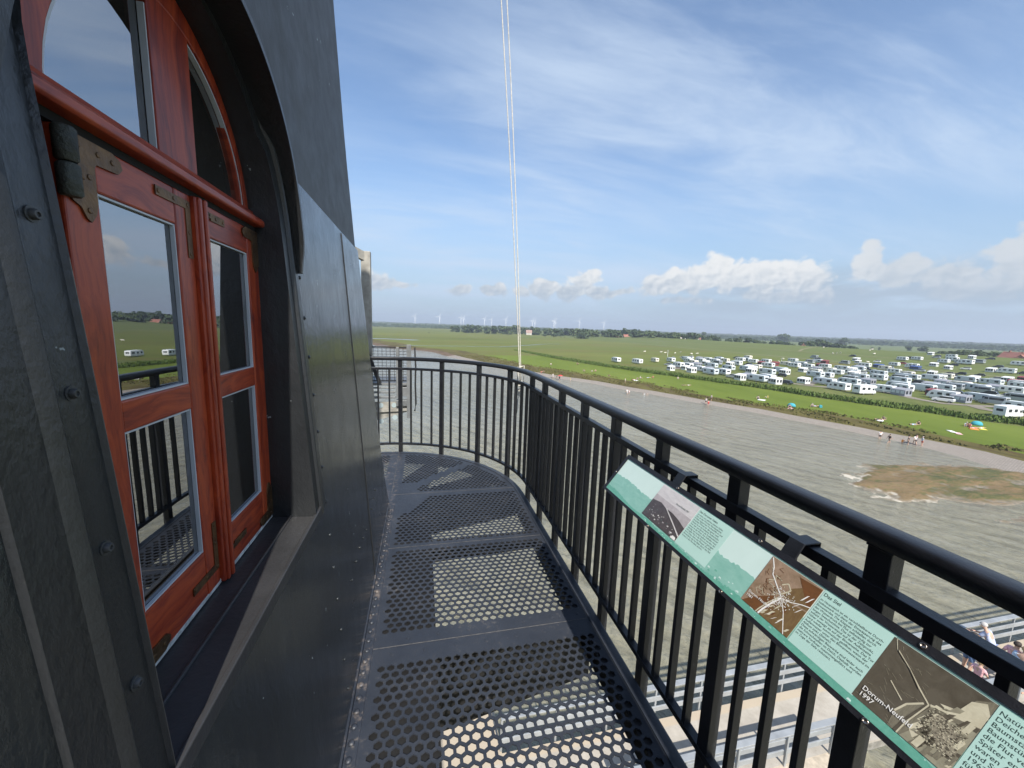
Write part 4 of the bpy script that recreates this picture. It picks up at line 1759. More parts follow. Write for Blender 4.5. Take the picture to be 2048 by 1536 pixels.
def pier_rail(label, y, x0, x1, gap, inward):
    t = thing('pier_railing', label, 'railing', (x0, y, ZP), group='pale metal railings of the landing pier')
    b = MB()
    b.box((x0, y - .085, ZP + 1.06), (x1, y + .085, ZP + 1.10))
    put(b.build('handrail', M_GALV, t, bevel=.006))
    for z in (.66, .30):
        b = MB()
        b.box((x0 + .02, y + inward * .035, ZP + z), (x1, y + inward * .075, ZP + z + .16))
        put(b.build('crossbar', M_GALV, t, bevel=.008))
    x = x0 + .03
    while x < x1:
        b = MB()
        b.box((x - .03, y - .03, ZP - .25), (x + .03, y + .03, ZP + 1.06))
        put(b.build('post', M_GALV, t, bevel=.004))
        x += gap
        if x > 28:
            gap = 6
    return t


pier_rail('pale metal railing along the far water side of the pier', 9.10, 2.15, 79, 1.62, -1)
pier_rail('pale metal railing on the near pier edge, ending at a gap', 7.16, 5.0, 11.62, 1.62, 1)
pier_rail('pale metal railing on the near pier edge beyond the gap, behind the board', 7.16, 14.6, 79, 1.62, 1)

# boulders under the pier edge
M_ROCK = grass_mat('weedy_rock', (.030, .025, .014), (.075, .060, .035), (.17, .145, .11), 1.1, 4.0, fine=12, bump=1)
M_PINK = simple('pink_granite', (.40, .22, .20), .7, var=.2, vscale=4)
rk = random.Random(11)
k = 0
for (x, y, r, pink, lab) in ((11.6, 6.55, .55, 1, 'pink granite boulder at the end of the lower pier railing'), (10.6, 5.9, .8, 0, 'brown weed-covered boulder below the lower pier railing'),
                             (12.3, 5.9, .9, 0, 'dark weedy boulder in the olive water right of the pink boulder'), (9.5, 5.7, .8, 0, 'brown boulder under the pier edge, left of the other boulders'),
                             (11.4, 4.9, .9, 0, 'olive boulder lowest of those below the pier'), (13.4, 6.4, .7, 0, 'grey olive boulder beside the pier gap')):
    bm = bmesh.new()
    bmesh.ops.create_icosphere(bm, subdivisions=3, radius=r)
    for v in bm.verts:
        n = mnoise.fractal(v.co * (1.4 / r) + Vector((k * 5, 0, 0)), .8, 2, 4)
        v.co *= 1 + .34 * n
        v.co.z *= .62
    me = bpy.data.meshes.new('boulder')
    bm.to_mesh(me)
    bm.free()
    me.materials.append(M_PINK if pink else M_ROCK)
    me.polygons.foreach_set('use_smooth', [True] * len(me.polygons))
    o = bpy.data.objects.new('boulder', me)
    C.objects.link(o)
    o.location = (x, y, -12.0 if pink else -13.6)
    tag(o, lab, 'boulder', 'boulders under the pier')
    k += 1
bkm = MB()
NXB, NYB = 44, 22
for j in range(NYB + 1):
    for i in range(NXB + 1):
        x, y = 6.5 + i * .28, 2.2 + j * .28
        e = min(1, min(i, NXB - i) / 6, min(j, NYB - j) / 5)
        bkm.v.append((x, y, -16.2 + 3.0 * e * (1 - .25 * abs(y - 6) / 3) + mnoise.fractal(Vector((x * .8, y * .8, 3)), .8, 2, 5) * .7))
for j in range(NYB):
    for i in range(NXB):
        a = j * (NXB + 1) + i
        bkm.f.append((a, a + 1, a + NXB + 2, a + NXB + 1))
        bkm.m.append(0)
struct(bkm.build('rock_bank', M_ROCK, smooth=True))

# ------------------------------------------------------------------ hoist platform beyond the tower corner
M_GALV = simple('platform_galvanised', (.17, .175, .175), .5, .3, var=.2, vscale=5)
plat = thing('hoist_platform', 'galvanised steel platform with mesh guards and a tall post beyond the tower corner', 'platform', (-.8, 10.4, 0))


def hput(mb, name, mat, **kw):
    return put(mb.build(name, mat, plat, **kw))


PX0, PX1, PY0, PY1 = -2.6, -.26, 10.4, 11.8
b = MB()
b.box((PX0, PY0, -.02), (PX1 - .06, PY1, .05))
hput(b, 'floor_plate', M_GALV, bevel=.006)
b = MB()
b.box((PX0, PY0 - .04, -.36), (PX1 - .42, PY0 + .02, -.30))
b.box((PX0, PY0 - .04, -.22), (PX1 - .42, PY0 + .02, -.17))
b.box((PX0, PY0 - .03, -.10), (PX1 - .42, PY0 + .02, -.06))
b.box((PX1 - .34, PY0 - .05, -.30), (PX1 - .06, PY0 + .30, -.06))
b.box((PX1 - .40, PY0 - .05, -.56), (PX1 - .05, PY0 + .10, -.40))
hput(b, 'side_frame', M_GALV, bevel=.008)
bk = MB()
bk.prism([(PX0, -.46), (PX1 - .06, -.46), (PX1 - .10, -.72), (PX1 - .5, -.84), (PX0, -1.36)], lambda x, z: (x, PY0 + .05, z), lambda x, z: (x, PY0 + .07, z))
bk.bar((PX0, PY0 + .04, -.745), (PX1 - .06, PY0 + .04, -.66), .10, .07)
hput(bk, 'support_bracket', M_GALVD)
hl = MB()
for x, z in ((-1.05, -.55), (-.72, -.55), (-1.05, -.98), (-.70, -.88), (-1.4, -1.0)):
    hl.lathe((x, PY0 + .036, z), [(.065, -.002), (.065, .012)], 16, 'Y')
M_HOLE = simple('bracket_hole_edge', (.30, .36, .37), .6)
hput(hl, 'hole', M_HOLE)
for nm, x, z1, w in (('corner_post', PX1 - .075, 1.05, .115), ('stanchion', -.62, .98, .07), ('stanchion', -2.0, .98, .06)):
    b = MB()
    b.box((x - w / 2, PY0 - .06, -.88 if nm == 'corner_post' else -.35), (x + w / 2, PY0 + .02, z1))
    hput(b, nm, M_GALV, bevel=.006)
for (xa, xb) in ((PX0, -.66), (-.58, PX1 - .14)):
    b = MB()
    z = .12
    while z < .98:
        b.bar((xa, PY0, z), (xb, PY0, z), .010, .010)
        z += .075
    x = xa
    while x <= xb:
        b.bar((x, PY0 + .006, .1), (x, PY0 + .006, .97), .010, .010)
        x += .10
    b.bar((xa, PY0, .975), (xb, PY0, .975), .03, .03)
    b.bar((xa, PY0, .10), (xb, PY0, .10), .03, .02)
    hput(b, 'mesh_guard', M_UNDER)
b = MB()
b.box((-1.46, PY0 - .04, -1.2), (-1.24, PY0 + .16, 3.30))
hput(b, 'hoist_post', M_GALVD, bevel=.008)
b = MB()
b.bar((-1.36, PY0 + .05, 3.16), (-3.6, PY0 - 1.6, 4.1), .13, .20)
hput(b, 'hoist_arm', M_GALVD)
b = MB()
b.tube([(-1.56, PY0, 2.66), (-1.56, PY0, 2.9)], .05, 10)
b.tube([(-1.56, PY0, 2.52), (-1.56, PY0, 2.66)], .07, 10)
hput(b, 'pulley_block', M_GALV)
b = MB()
b.bar((-1.40, PY0 - .1, 1.0), (-1.05, PY0 - .1, .05), .09, .05, up=(0, 1, 0))
hput(b, 'brace', M_UNDER)
b = MB()
b.tube([(-.19, PY0 - .02, .98), (-.165, PY0 - .02, .5), (-.175, PY0 - .02, .0), (-.16, PY0 - .02, -.5), (-.19, PY0 - .02, -.7)], .022, 8)
hput(b, 'cable', M_UNDER, smooth=True)

# ------------------------------------------------------------------ halyard tied to the railing
M_ROPE = simple('halyard_rope', (.60, .57, .50), .8, var=.25, vscale=60, bump=.6, bscale=220)
rope = MB()
kx, ky = RX_ + .008, 3.93
top1, top2 = Vector((.66 - .115 * 2.6, 3.86, 7.4)), Vector((.70 - .105 * 2.6, 3.88, 7.4))
bot = Vector((kx, ky, 1.02))


def sag(a, b, s, n=40):
    out = []
    for i in range(n + 1):
        t = i / n
        p = a.lerp(b, t)
        p.x -= s * 4 * t * (1 - t)
        out.append(p)
    return out


rope.tube(sag(bot + Vector((-.005, -.02, 0)), top1, -.035), .0046, 8)
rope.tube(sag(bot + Vector((.006, -.02, 0)), top2, -.05), .0046, 8)
kn = []
for i in range(64):
    a = i / 63 * 2 * pi * 4
    kn.append((kx - .010 + .026 * cos(a), ky - .02 + .030 * sin(a), 1.03 - .16 * i / 63 + .012 * sin(a * 1.7)))
rope.tube(kn, .0075, 7)
rope.tube([(kx - .012, ky - .04, .90), (kx - .03, ky - .045, .84), (kx - .026, ky - .04, .76), (kx - .034, ky - .04, .70)], .0055, 7)
rope.tube([(kx - .010, ky - .02, 1.19), (kx + .032, ky - .02, 1.20), (kx + .034, ky - .02, 1.0), (kx - .03, ky - .02, 1.0), (kx - .034, ky - .02, 1.19)], .0068, 7, closed=True)
o = rope.build('halyard_rope', M_ROPE, smooth=True)
tag(o, 'pale twin rope rising into the sky, knotted to the railing at its bend', 'rope')

# ------------------------------------------------------------------ camp site: caravans, motorhomes, cars, awnings
M_CAR_W = simple('caravan_white', (.72, .73, .72), .35, var=.04, vscale=.8)
M_CAR_G = simple('caravan_pale_grey', (.56, .60, .62), .35, var=.05, vscale=.8)
M_CAR_C = simple('caravan_cream', (.68, .64, .54), .4, var=.05, vscale=.8)
M_WIN = simple('vehicle_window', (.025, .030, .036), .12)
M_TYRE = simple('tyre_rubber', (.018, .018, .018), .8)
M_RIM = simple('wheel_rim', (.45, .46, .47), .35, .6)
M_TRIM = simple('grey_trim', (.22, .23, .24), .5)
M_CARS = {'dark': simple('car_paint_dark', (.018, .022, .028), .2, coat=.6), 'silver': simple('car_paint_silver', (.42, .45, .48), .25, .3), 'white': simple('car_paint_white', (.70, .71, .71), .25, coat=.5),
          'red': simple('car_paint_red', (.28, .025, .022), .25, coat=.6), 'blue': simple('car_paint_blue', (.05, .09, .22), .25, coat=.6)}
M_TENT = {'white': simple('tent_white', (.66, .67, .66), .7, var=.06, vscale=1), 'grey': simple('tent_grey', (.25, .26, .29), .75, var=.12, vscale=1.5), 'blue': simple('tent_blue', (.06, .10, .26), .7, var=.1),
          'red': simple('tent_red', (.20, .045, .05), .75, var=.1), 'green': simple('groundsheet_green', (.05, .30, .13), .7)}


def side_prism(mb, prof, w0, w1, mi=0):
    mb.prism(prof, lambda x, z: (x, w0, z), lambda x, z: (x, w1, z), mi)


def wheel(parent, x, y, r=.33):
    b = MB()
    s = 1 if y > 0 else -1
    b.lathe((x, y, r), [(r * .6, -.09), (r * .93, -.09), (r, -.05), (r, .05), (r * .93, .09), (r * .6, .09)], 14, 'Y')
    o = b.build('wheel', M_TYRE, parent, autos=40)
    b = MB()
    b.lathe((x, y + s * .075, r), [(r * .58, -.02), (r * .58, .022), (r * .2, .028)], 10, 'Y')
    b.build('rim', M_RIM, o, autos=40)


def round_poly(pts, r, n=4):
    out = []
    k = len(pts)
    for i in range(k):
        p0, p1, p2 = Vector(pts[i - 1]), Vector(pts[i]), Vector(pts[(i + 1) % k])
        a, c = (p0 - p1), (p2 - p1)
        rr = min(r, a.length * .45, c.length * .45)
        a, c = p1 + a.normalized() * rr, p1 + c.normalized() * rr
        for t in range(n + 1):
            t /= n
            out.append(tuple(a * (1 - t) ** 2 + p1 * 2 * t * (1 - t) + c * t * t))
    return out


def windows(root, L, spec, hw, ends=True, zc=1.70, h=.74):
    for x0, x1 in spec:
        for s in (-1, 1):
            b = MB()
            pts = round_poly([(x0, zc - h / 2), (x1, zc - h / 2), (x1, zc + h / 2), (x0, zc + h / 2)], .1, 3)
            side_prism(b, pts, s * hw, s * (hw + .018))
            o = b.build('window', M_WIN, root)
            recalc(o)


def end_window(root, x, w, z0, z1, d=.02):
    b = MB()
    pts = round_poly([(-w / 2, z0), (w / 2, z0), (w / 2, z1), (-w / 2, z1)], .1, 3)
    b.prism(pts, lambda y, z: (x, y, z), lambda y, z: (x + d, y, z))
    recalc(b.build('window', M_WIN, root))


def caravan(L, paint, spec, door=True, label='x'):
    t = thing('caravan', label, 'caravan', group='caravans on the camp site')
    hl = L / 2
    prof = round_poly([(-hl + .25, .42), (hl - .12, .42), (hl, 1.0), (hl - .05, 2.45), (hl - .5, 2.62), (-hl + .9, 2.62), (-hl + .28, 2.35), (-hl, 1.15)], .28, 4)
    b = MB()
    side_prism(b, prof, -1.12, 1.12)
    recalc(b.build('body', paint, t, autos=35, bevel=.05))
    windows(t, L, spec, 1.12)
    end_window(t, hl - .028, 1.3, 1.45, 2.02)
    end_window(t, -hl + .10, 1.5, 1.5, 2.05, -.06)
    b = MB()
    b.box((-hl + .3, -1.135, .62), (hl - .15, 1.135, .74))
    b.build('trim_band', M_TRIM, t)
    if door:
        b = MB()
        b.box((.35, -1.138, .5), (.95, -1.121, 2.25))
        b.build('door', paint, t, bevel=.01)
    b = MB()
    b.bar((-hl + .3, .5, .40), (-hl - 1.15, 0, .46), .08, .10)
    b.bar((-hl + .3, -.5, .40), (-hl - 1.15, 0, .46), .08, .10)
    b.tube([(-hl - 1.0, 0, .0), (-hl - 1.0, 0, .55)], .04, 8)
    b.build('drawbar', M_TRIM, t)
    b = MB()
    b.box((-.5, -.25, 2.60), (.0, .25, 2.70))
    b.build('roof_hatch', M_CAR_G, t, bevel=.03)
    for s in (-1, 1):
        wheel(t, .25, s * 1.02, .32)
    return t


def motorhome(paint, alcove, label):
    t = thing('motorhome', label, 'motorhome', group='motorhomes on the camp site')
    if alcove:
        prof = round_poly([(-3.3, .45), (3.2, .45), (3.2, 2.95), (-2.5, 2.95), (-3.45, 2.62), (-3.45, 2.08), (-2.35, 1.98), (-2.75, 1.35), (-3.3, 1.1)], .16, 3)
    else:
        prof = round_poly([(-3.4, .45), (3.3, .45), (3.3, 2.85), (-2.1, 2.85), (-2.9, 2.2), (-3.35, 1.25), (-3.5, .8)], .18, 3)
    b = MB()
    side_prism(b, prof, -1.13, 1.13)
    recalc(b.build('body', paint, t, autos=35, bevel=.05))
    windows(t, 6.6, [(-.9, .2), (1.1, 2.3)], 1.13, zc=1.85)
    wpts = [(-2.42, 1.95), (-2.78, 1.38)] if alcove else [(-2.86, 2.18), (-3.3, 1.30)]
    b = MB()
    (x0, z0), (x1, z1) = wpts
    d = .03
    b.add([(x0 - d, -.95, z0), (x0 - d, .95, z0), (x1 - d, .98, z1), (x1 - d, -.98, z1), (x0 + .04, -.95, z0), (x0 + .04, .95, z0), (x1 + .04, .98, z1), (x1 + .04, -.98, z1)],
          [(0, 1, 2, 3), (7, 6, 5, 4), (0, 4, 5, 1), (1, 5, 6, 2), (2, 6, 7, 3), (3, 7, 4, 0)])
    recalc(b.build('windscreen', M_WIN, t))
    for s in (-1, 1):
        b = MB()
        side_prism(b, [(-2.55, 1.38), (-1.75, 1.38), (-1.75, 1.95), (-2.28, 1.95)], s * 1.13, s * 1.148)
        recalc(b.build('cab_window', M_WIN, t))
    end_window(t, 3.19 if alcove else 3.29, 1.2, 1.6, 2.2)
    b = MB()
    b.box((-3.4, -1.0, .42), (-3.2, 1.0, .72))
    b.build('bumper', M_TRIM, t, bevel=.04)
    b = MB()
    b.box((-.6, -.3, 2.84 if not alcove else 2.94), (.2, .3, 3.02))
    b.build('roof_hatch', M_CAR_G, t, bevel=.03)
    for x in (-2.35, 1.5):
        for s in (-1, 1):
            wheel(t, x, s * 1.03, .34)
    return t


def van(paint, label):
    t = thing('camper_van', label, 'van', group='vans on the camp site')
    prof = round_poly([(-2.9, .4), (2.9, .4), (2.9, 2.5), (-1.3, 2.52), (-2.0, 1.45), (-2.85, 1.1)], .2, 4)
    b = MB()
    side_prism(b, prof, -.98, .98)
    recalc(b.build('body', paint, t, autos=35, bevel=.05))
    windows(t, 5.8, [(-1.55, -.75), (-.55, 2.5)], .98, zc=1.78, h=.6)
    b = MB()
    b.add([(-1.36, -.85, 2.40), (-1.36, .85, 2.40), (-1.99, .88, 1.50), (-1.99, -.88, 1.50), (-1.30, -.85, 2.40), (-1.30, .85, 2.40), (-1.90, .88, 1.50), (-1.90, -.88, 1.50)],
          [(0, 1, 2, 3), (7, 6, 5, 4), (0, 4, 5, 1), (1, 5, 6, 2), (2, 6, 7, 3), (3, 7, 4, 0)])
    recalc(b.build('windscreen', M_WIN, t))
    end_window(t, 2.89, 1.4, 1.5, 2.1)
    for x in (-2.0, 1.8):
        for s in (-1, 1):
            wheel(t, x, s * .88, .34)
    return t


def car(paint, label, suv=False):
    t = thing('parked_car', label, 'car', group='cars on the camp site')
    k = 1.12 if suv else 1.0
    prof = round_poly([(-2.2, .32), (2.15, .32), (2.2, .85 * k), (1.95, 1.02 * k), (-1.1, .98 * k), (-2.1, .80 * k)], .12, 3)
    b = MB()
    side_prism(b, prof, -.88, .88)
    recalc(b.build('body', paint, t, autos=35, bevel=.06))
    b = MB()
    lo = [(-1.25, .98 * k), (1.98, 1.0 * k), (1.55 if not suv else 1.85, 1.48 * k), (-.45, 1.50 * k)]
    side_prism(b, round_poly(lo, .12, 3), -.74, .74)
    recalc(b.build('cabin_glass', M_WIN, t, autos=35, bevel=.05))
    b = MB()
    side_prism(b, round_poly([(-.52, 1.47 * k), (1.6 if not suv else 1.86, 1.45 * k), (1.45 if not suv else 1.75, 1.53 * k), (-.35, 1.54 * k)], .04, 2), -.70, .70)
    recalc(b.build('roof', paint, t, bevel=.03))
    for s in (-1, 1):
        b = MB()
        b.box((-2.17, s * .62 - .18, .66 * k), (-2.08, s * .62 + .18, .78 * k))
        b.build('headlight', M_CAR_G, t, bevel=.02)
        for x in (-1.38, 1.36):
            wheel(t, x, s * .80, .32)
    return t


def awning(mat, L, label, cat='awning', stripes=False):
    t = thing('awning_tent', label, cat, group='awnings and tents on the camp site')
    b = MB()
    prof = [(-1.3, 0), (-1.3, 1.85), (-1.05, 2.05), (1.0, 2.45), (1.25, 2.35), (1.25, 0)]
    b.prism(prof, lambda y, z: (-L / 2, y, z), lambda y, z: (L / 2, y, z))
    recalc(b.build('canopy', mat, t, bevel=.05))
    n = max(2, int(L / 1.1))
    for i in range(n):
        x0 = -L / 2 + .2 + i * (L - .2) / n
        b = MB()
        b.box((x0, -1.33, .75), (x0 + (L / n) - .35, -1.302, 1.65))
        b.build('window', M_WIN if not stripes else M_CAR_G, t)
    b = MB()
    for s in (-.6, .6):
        b.box((L / 2 + .002, s - .35, .7), (L / 2 + .02, s + .35, 1.7))
    b.build('window', M_WIN, t)
    return t


PROTO = {
    'c': caravan(6.2, M_CAR_W, [(-2.3, -1.5), (-.5, .2), (1.2, 2.5)]),
    'g': caravan(7.4, M_CAR_G, [(-2.9, -2.0), (-.9, -.2), (1.7, 3.0)]),
    'e': caravan(5.6, M_CAR_C, [(-1.9, -1.1), (1.1, 2.2)]),
    'b': caravan(6.8, M_CAR_G, [(-2.6, -1.6), (1.3, 2.6)]),
    'm': motorhome(M_CAR_W, True, 'x'),
    'i': motorhome(M_CAR_W, False, 'x'),
    'v': van(M_CARS['silver'], 'x'),
    'K': car(M_CARS['dark'], 'x'), 'S': car(M_CARS['silver'], 'x'), 'W': car(M_CARS['white'], 'x', True), 'R': car(M_CARS['red'], 'x'), 'D': car(M_CARS['dark'], 'x', True),
    'a': awning(M_TENT['white'], 3.4, 'x'), 'A': awning(M_TENT['grey'], 4.2, 'x', stripes=True), 'B': awning(M_TENT['blue'], 5.0, 'x'), 'T': awning(M_TENT['red'], 3.6, 'x'),
}
NAMES = {'c': 'white caravan', 'g': 'long pale grey caravan', 'e': 'cream caravan', 'b': 'pale grey caravan', 'm': 'white motorhome with overhanging cab', 'i': 'white motorhome', 'v': 'silver van', 'K': 'dark car',
         'S': 'silver car', 'W': 'white estate car', 'R': 'red car', 'D': 'dark off-road car', 'a': 'white awning', 'A': 'grey striped awning', 'B': 'dark blue awning', 'T': 'dark red tent'}
Q2 = [(205, 540, 'c'), (475, 560, 'c'), (700, 540, 'e'), (905, 538, 'c'), (1130, 550, 'c'), (1000, 610, 'c'), (1120, 612, 'c'), (905, 645, 'a'), (1170, 672, 'a'), (1290, 545, 'c'), (1460, 552, 'c'), (1600, 542, 'e'),
      (1420, 612, 'b'), (1275, 655, 'c'), (1380, 672, 'A'), (1570, 702, 'c'), (1740, 582, 'c'), (1790, 532, 'c'), (1640, 645, 'b'), (1860, 652, 'b'), (1960, 552, 'c'), (1690, 742, 'S'), (1880, 752, 'A'), (1790, 768, 'a'), (2020, 790, 'b'),
      (1100, 520, 'b'), (1370, 530, 'c'), (1520, 525, 'b'), (1895, 585, 'K')]
Q3 = [(205, 425, 'c'), (330, 435, 'R'), (80, 500, 'e'), (225, 480, 'c'), (215, 572, 'b'), (380, 545, 'b'), (400, 595, 'K'), (215, 655, 'c'), (320, 690, 'a'), (450, 692, 'K'), (560, 480, 'c'), (740, 490, 'c'), (740, 528, 'W'), (955, 490, 'c'),
      (955, 432, 'T'), (1205, 437, 'v'), (830, 605, 'b'), (960, 612, 'c'), (1090, 572, 'c'), (1300, 572, 'c'), (1170, 515, 'g'), (1380, 522, 'b'), (945, 702, 'g'), (1260, 702, 'g'), (1130, 772, 'i'), (1390, 638, 'b'), (1640, 582, 'g'), (1840, 555, 'c'),
      (1630, 645, 'i'), (1960, 622, 'b'), (1450, 822, 'm'), (1700, 802, 'c'), (1930, 792, 'c'), (1640, 482, 'B'), (1780, 492, 'S'), (1840, 478, 'c'), (1935, 455, 'c'), (450, 455, 'e'), (640, 460, 'b'), (1430, 565, 'W'), (1010, 545, 'e')]
Q4 = [(740, 915, 'b'), (985, 910, 'b'), (470, 965, 'A'), (1000, 1015, 'i'), (1010, 1048, 'W'), (1225, 1050, 'A'), (1455, 1042, 'g'), (1420, 910, 'g'), (1660, 905, 'A'), (1800, 895, 'S'), (1920, 1040, 'v'), (1830, 1245, 'm'), (2040, 1180, 'g'),
      (850, 772, 'b'), (1040, 752, 'e'), (1135, 825, 'W'), (1310, 800, 'b'), (1285, 832, 'R'), (1620, 832, 'g'), (600, 765, 'b'), (655, 640, 'B'), (605, 628, 'i'), (710, 662, 'S'), (660, 592, 'c'), (1000, 627, 'c'), (1105, 618, 'c'), (1280, 650, 'i'),
      (1440, 650, 'v'), (1085, 700, 'K'), (1240, 702, 'D'), (1480, 722, 'K'), (1810, 722, 'i'), (1955, 690, 'c'), (2025, 740, 'D'), (2000, 885, 'c'), (480, 600, 'R'), (1700, 690, 'K'), (560, 690, 'K'), (900, 590, 'S')]
items = [(1200 + a / 6.4, 640 + b / 6.4, k) for a, b, k in Q2] + [(1500 + a / 6.4, 660 + b / 6.4, k) for a, b, k in Q3] + [(1728 + a / 6.4, 640 + b / 6.4, k) for a, b, k in Q4]
rf_ = random.Random(77)
for _ in range(400):                                      # cars, small tents and vans in the gaps between the caravans
    px, py = rf_.uniform(1330, 2046), 0
    lo = lerp_table([(1330, 716), (1520, 716), (1720, 722), (1850, 728), (2046, 742)], px)
    hi = lerp_table([(1330, 738), (1420, 752), (1520, 764), (1640, 778), (1740, 785), (1850, 792), (2046, 826)], px)
    py = rf_.uniform(lo, hi)
    q = onz(px, py, ZL)
    if all(hypot(q.x - onz(a, b, ZL).x, q.y - onz(a, b, ZL).y) > 5.2 for a, b, _k in items):
        items.append((px, py, rf_.choice('KSWDKSaaTebcvA')))
    if len(items) > 205:
        break
ROWS = [(132, 'front row'), (152, 'second row'), (172, 'third row'), (200, 'fourth row'), (232, 'fifth row'), (999, 'rear row')]
ORD = ['first', 'second', 'third', 'fourth', 'fifth', 'sixth', 'seventh', 'eighth', 'ninth', 'tenth', 'eleventh', 'twelfth', 'thirteenth', 'fourteenth', 'fifteenth', 'sixteenth', 'seventeenth', 'eighteenth', 'nineteenth', 'twentieth', 'twenty-first', 'twenty-second', 'twenty-third', 'twenty-fourth', 'twenty-fifth', 'twenty-sixth']
rc = random.Random(5)
placed, per = [], {}
for px, py, k in sorted(items):
    p = onz(px, py, ZL)
    if any(hypot(p.x - q.x, p.y - q.y) < 2.6 for q in placed):
        p = p + Vector((2.4, 1.0, 0))
    placed.append(p)
    row = next(n for lim, n in ROWS if p.x < lim)
    per.setdefault((k, row), []).append(p)
used = set()
for (k, row), ps in per.items():
    for i, p in enumerate(ps):
        nm = NAMES[k]
        lab = f'{nm}, the only one in the {row} of the camp' if len(ps) == 1 else f'{nm}, {ORD[i]} from left in the {row} of the camp'
        rz = radians(-90 + rc.uniform(-7, 7) + (18 if k in 'KSWRD' else 0))
        if k in 'aABT':
            rz = radians(-90 + rc.uniform(-6, 6))
        if k == 'm':
            rz = radians(98 + 80 * (p.x < 140))
        z = gz(p.x, p.y) + .01
        if k not in used:
            used.add(k)
            r = PROTO[k]
            r.location = (p.x, p.y, z)
            r.rotation_euler = (0, 0, rz)
            r['label'] = lab
        else:
            r = dup(PROTO[k], (p.x, p.y, z), rz, lab)
        q = rc.uniform(.86, .98)
        r.scale = (q * rc.uniform(.92, 1.04), q, q)
M_POLE = simple('white_pole', (.70, .70, .68), .5)
for px, py, ytop, lab in ((1335, 713, 700, 'tall white lamp pole at the back of the camp site'), (1563, 723, 716, 'white post behind the middle of the camp site'), (1861, 745, 738, 'white post at the right of the camp site')):
    p = onz(px, py, ZL)
    h = (EYE + ray(px, ytop) * ((p - EYE).xy.length / ray(px, ytop).xy.length)).z - ZL
    b = MB()
    b.tube([(p.x, p.y, ZL), (p.x, p.y, ZL + h)], .12, 8)
    b.bar((p.x, p.y - .9, ZL + h * .85), (p.x, p.y + .9, ZL + h * .85), .16, .16)
    tag(b.build('lamp_pole', M_POLE, autos=40), lab, 'pole', 'white poles of the camp site')

# ------------------------------------------------------------------ trees, reeds, houses, wind turbines, animals
def leaf_mat(name, c1, c2, c3, s):
    m, nt, b = new_mat(name)
    g = nt.new('ShaderNodeNewGeometry').outputs['Position']
    oi = nt.new('ShaderNodeObjectInfo').outputs['Random']
    n = nt.noise(g, s, 4, .7)
    f = nt.math('ADD', nt.math('MULTIPLY', n, .75), nt.math('MULTIPLY', oi, .25))
    nt.put(b.inputs['Base Color'], nt.ramp(f, [(.35, c1), (.5, c2), (.68, c3)]))
    b.inputs['Roughness'].default_value = .8
    b.inputs['Specular IOR Level'].default_value = .15
    return m


M_LEAF = leaf_mat('tree_foliage', (.036, .058, .026), (.060, .088, .038), (.092, .122, .050), .35)
M_WOOD_FAR = leaf_mat('distant_foliage', (.040, .062, .036), (.058, .084, .046), (.085, .110, .058), .03)
M_REED = leaf_mat('reed_foliage', (.075, .115, .028), (.105, .150, .040), (.140, .185, .058), .5)
M_BARK = simple('tree_bark', (.07, .055, .04), .9, var=.3, vscale=2)
rt_ = random.Random(21)


def leaf_cloud(lobes, n, size, rng):
    """Many small leaf-clump faces spread through several uneven lobes."""
    mb = MB()
    wts = [a[3] ** 2 for a in lobes]
    for _ in range(n):
        cx_, cy_, cz_, r, fz = rng.choices(lobes, wts)[0]
        d = Vector((rng.gauss(0, 1), rng.gauss(0, 1), rng.gauss(0, 1))).normalized() * r * rng.uniform(.45, 1.05) ** .5
        p = Vector((cx_ + d.x, cy_ + d.y, cz_ + d.z * fz))
        nrm = (d.normalized() + Vector((rng.gauss(0, .6), rng.gauss(0, .6), rng.gauss(0, .6) + .3))).normalized()
        t = nrm.cross(Vector((rng.gauss(0, 1), rng.gauss(0, 1), rng.gauss(0, 1)))).normalized()
        u = nrm.cross(t)
        s = size * rng.uniform(.6, 1.35)
        mb.add([p - t * s - u * s * .5, p + t * s * .2 - u * s, p + t * s + u * s * .3, p - t * s * .1 + u * s], [(0, 1, 2, 3)])
    return mb


def tree_proto(seed, h, w, label):
    rng = random.Random(seed)
    t = thing('broadleaf_tree', label, 'tree', group='trees behind the dike')
    lobes = []
    for i in range(7):
        a = rng.uniform(0, 2 * pi)
        q = rng.uniform(.1, .62) * w
        r = rng.uniform(.26, .42) * w
        lobes.append((q * cos(a), q * sin(a), h * rng.uniform(.26, .80), r, .9))
    lobes.append((0, 0, h * .72, .34 * w, .9))
    for i in range(4):
        a = 2 * pi * i / 4 + seed
        lobes.append((.30 * w * cos(a), .30 * w * sin(a), h * .15, .26 * w, .75))
    leaf_cloud(lobes, 520, .62 * w / 5, rng).build('crown', M_LEAF, t)
    b = MB()
    b.tube([(0, 0, -.3), (rng.uniform(-.2, .2), 0, h * .3), (rng.uniform(-.5, .5), rng.uniform(-.4, .4), h * .62)], .34, 8, r2=.10)
    for i in range(4):
        a = rng.uniform(0, 6.28)
        b.tube([(0, 0, h * .28), (w * .3 * cos(a), w * .3 * sin(a), h * .55)], .14, 6, r2=.04)
    b.build('trunk', M_BARK, t, smooth=True)
    return t


TP = [tree_proto(101 + i, 10, w, 'x') for i, w in enumerate((5.2, 6.4, 4.6, 7.2, 5.6))]
tree_spots = []


def tree_run(x0, x1, step, ytop, dist, jy, jd):
    x = x0
    while x < x1:
        yt = lerp_table(ytop, x) + rt_.uniform(-jy, jy)
        tree_spots.append((x, yt, dist + rt_.uniform(-jd, jd)))
        x += step * rt_.uniform(.6, 1.4)


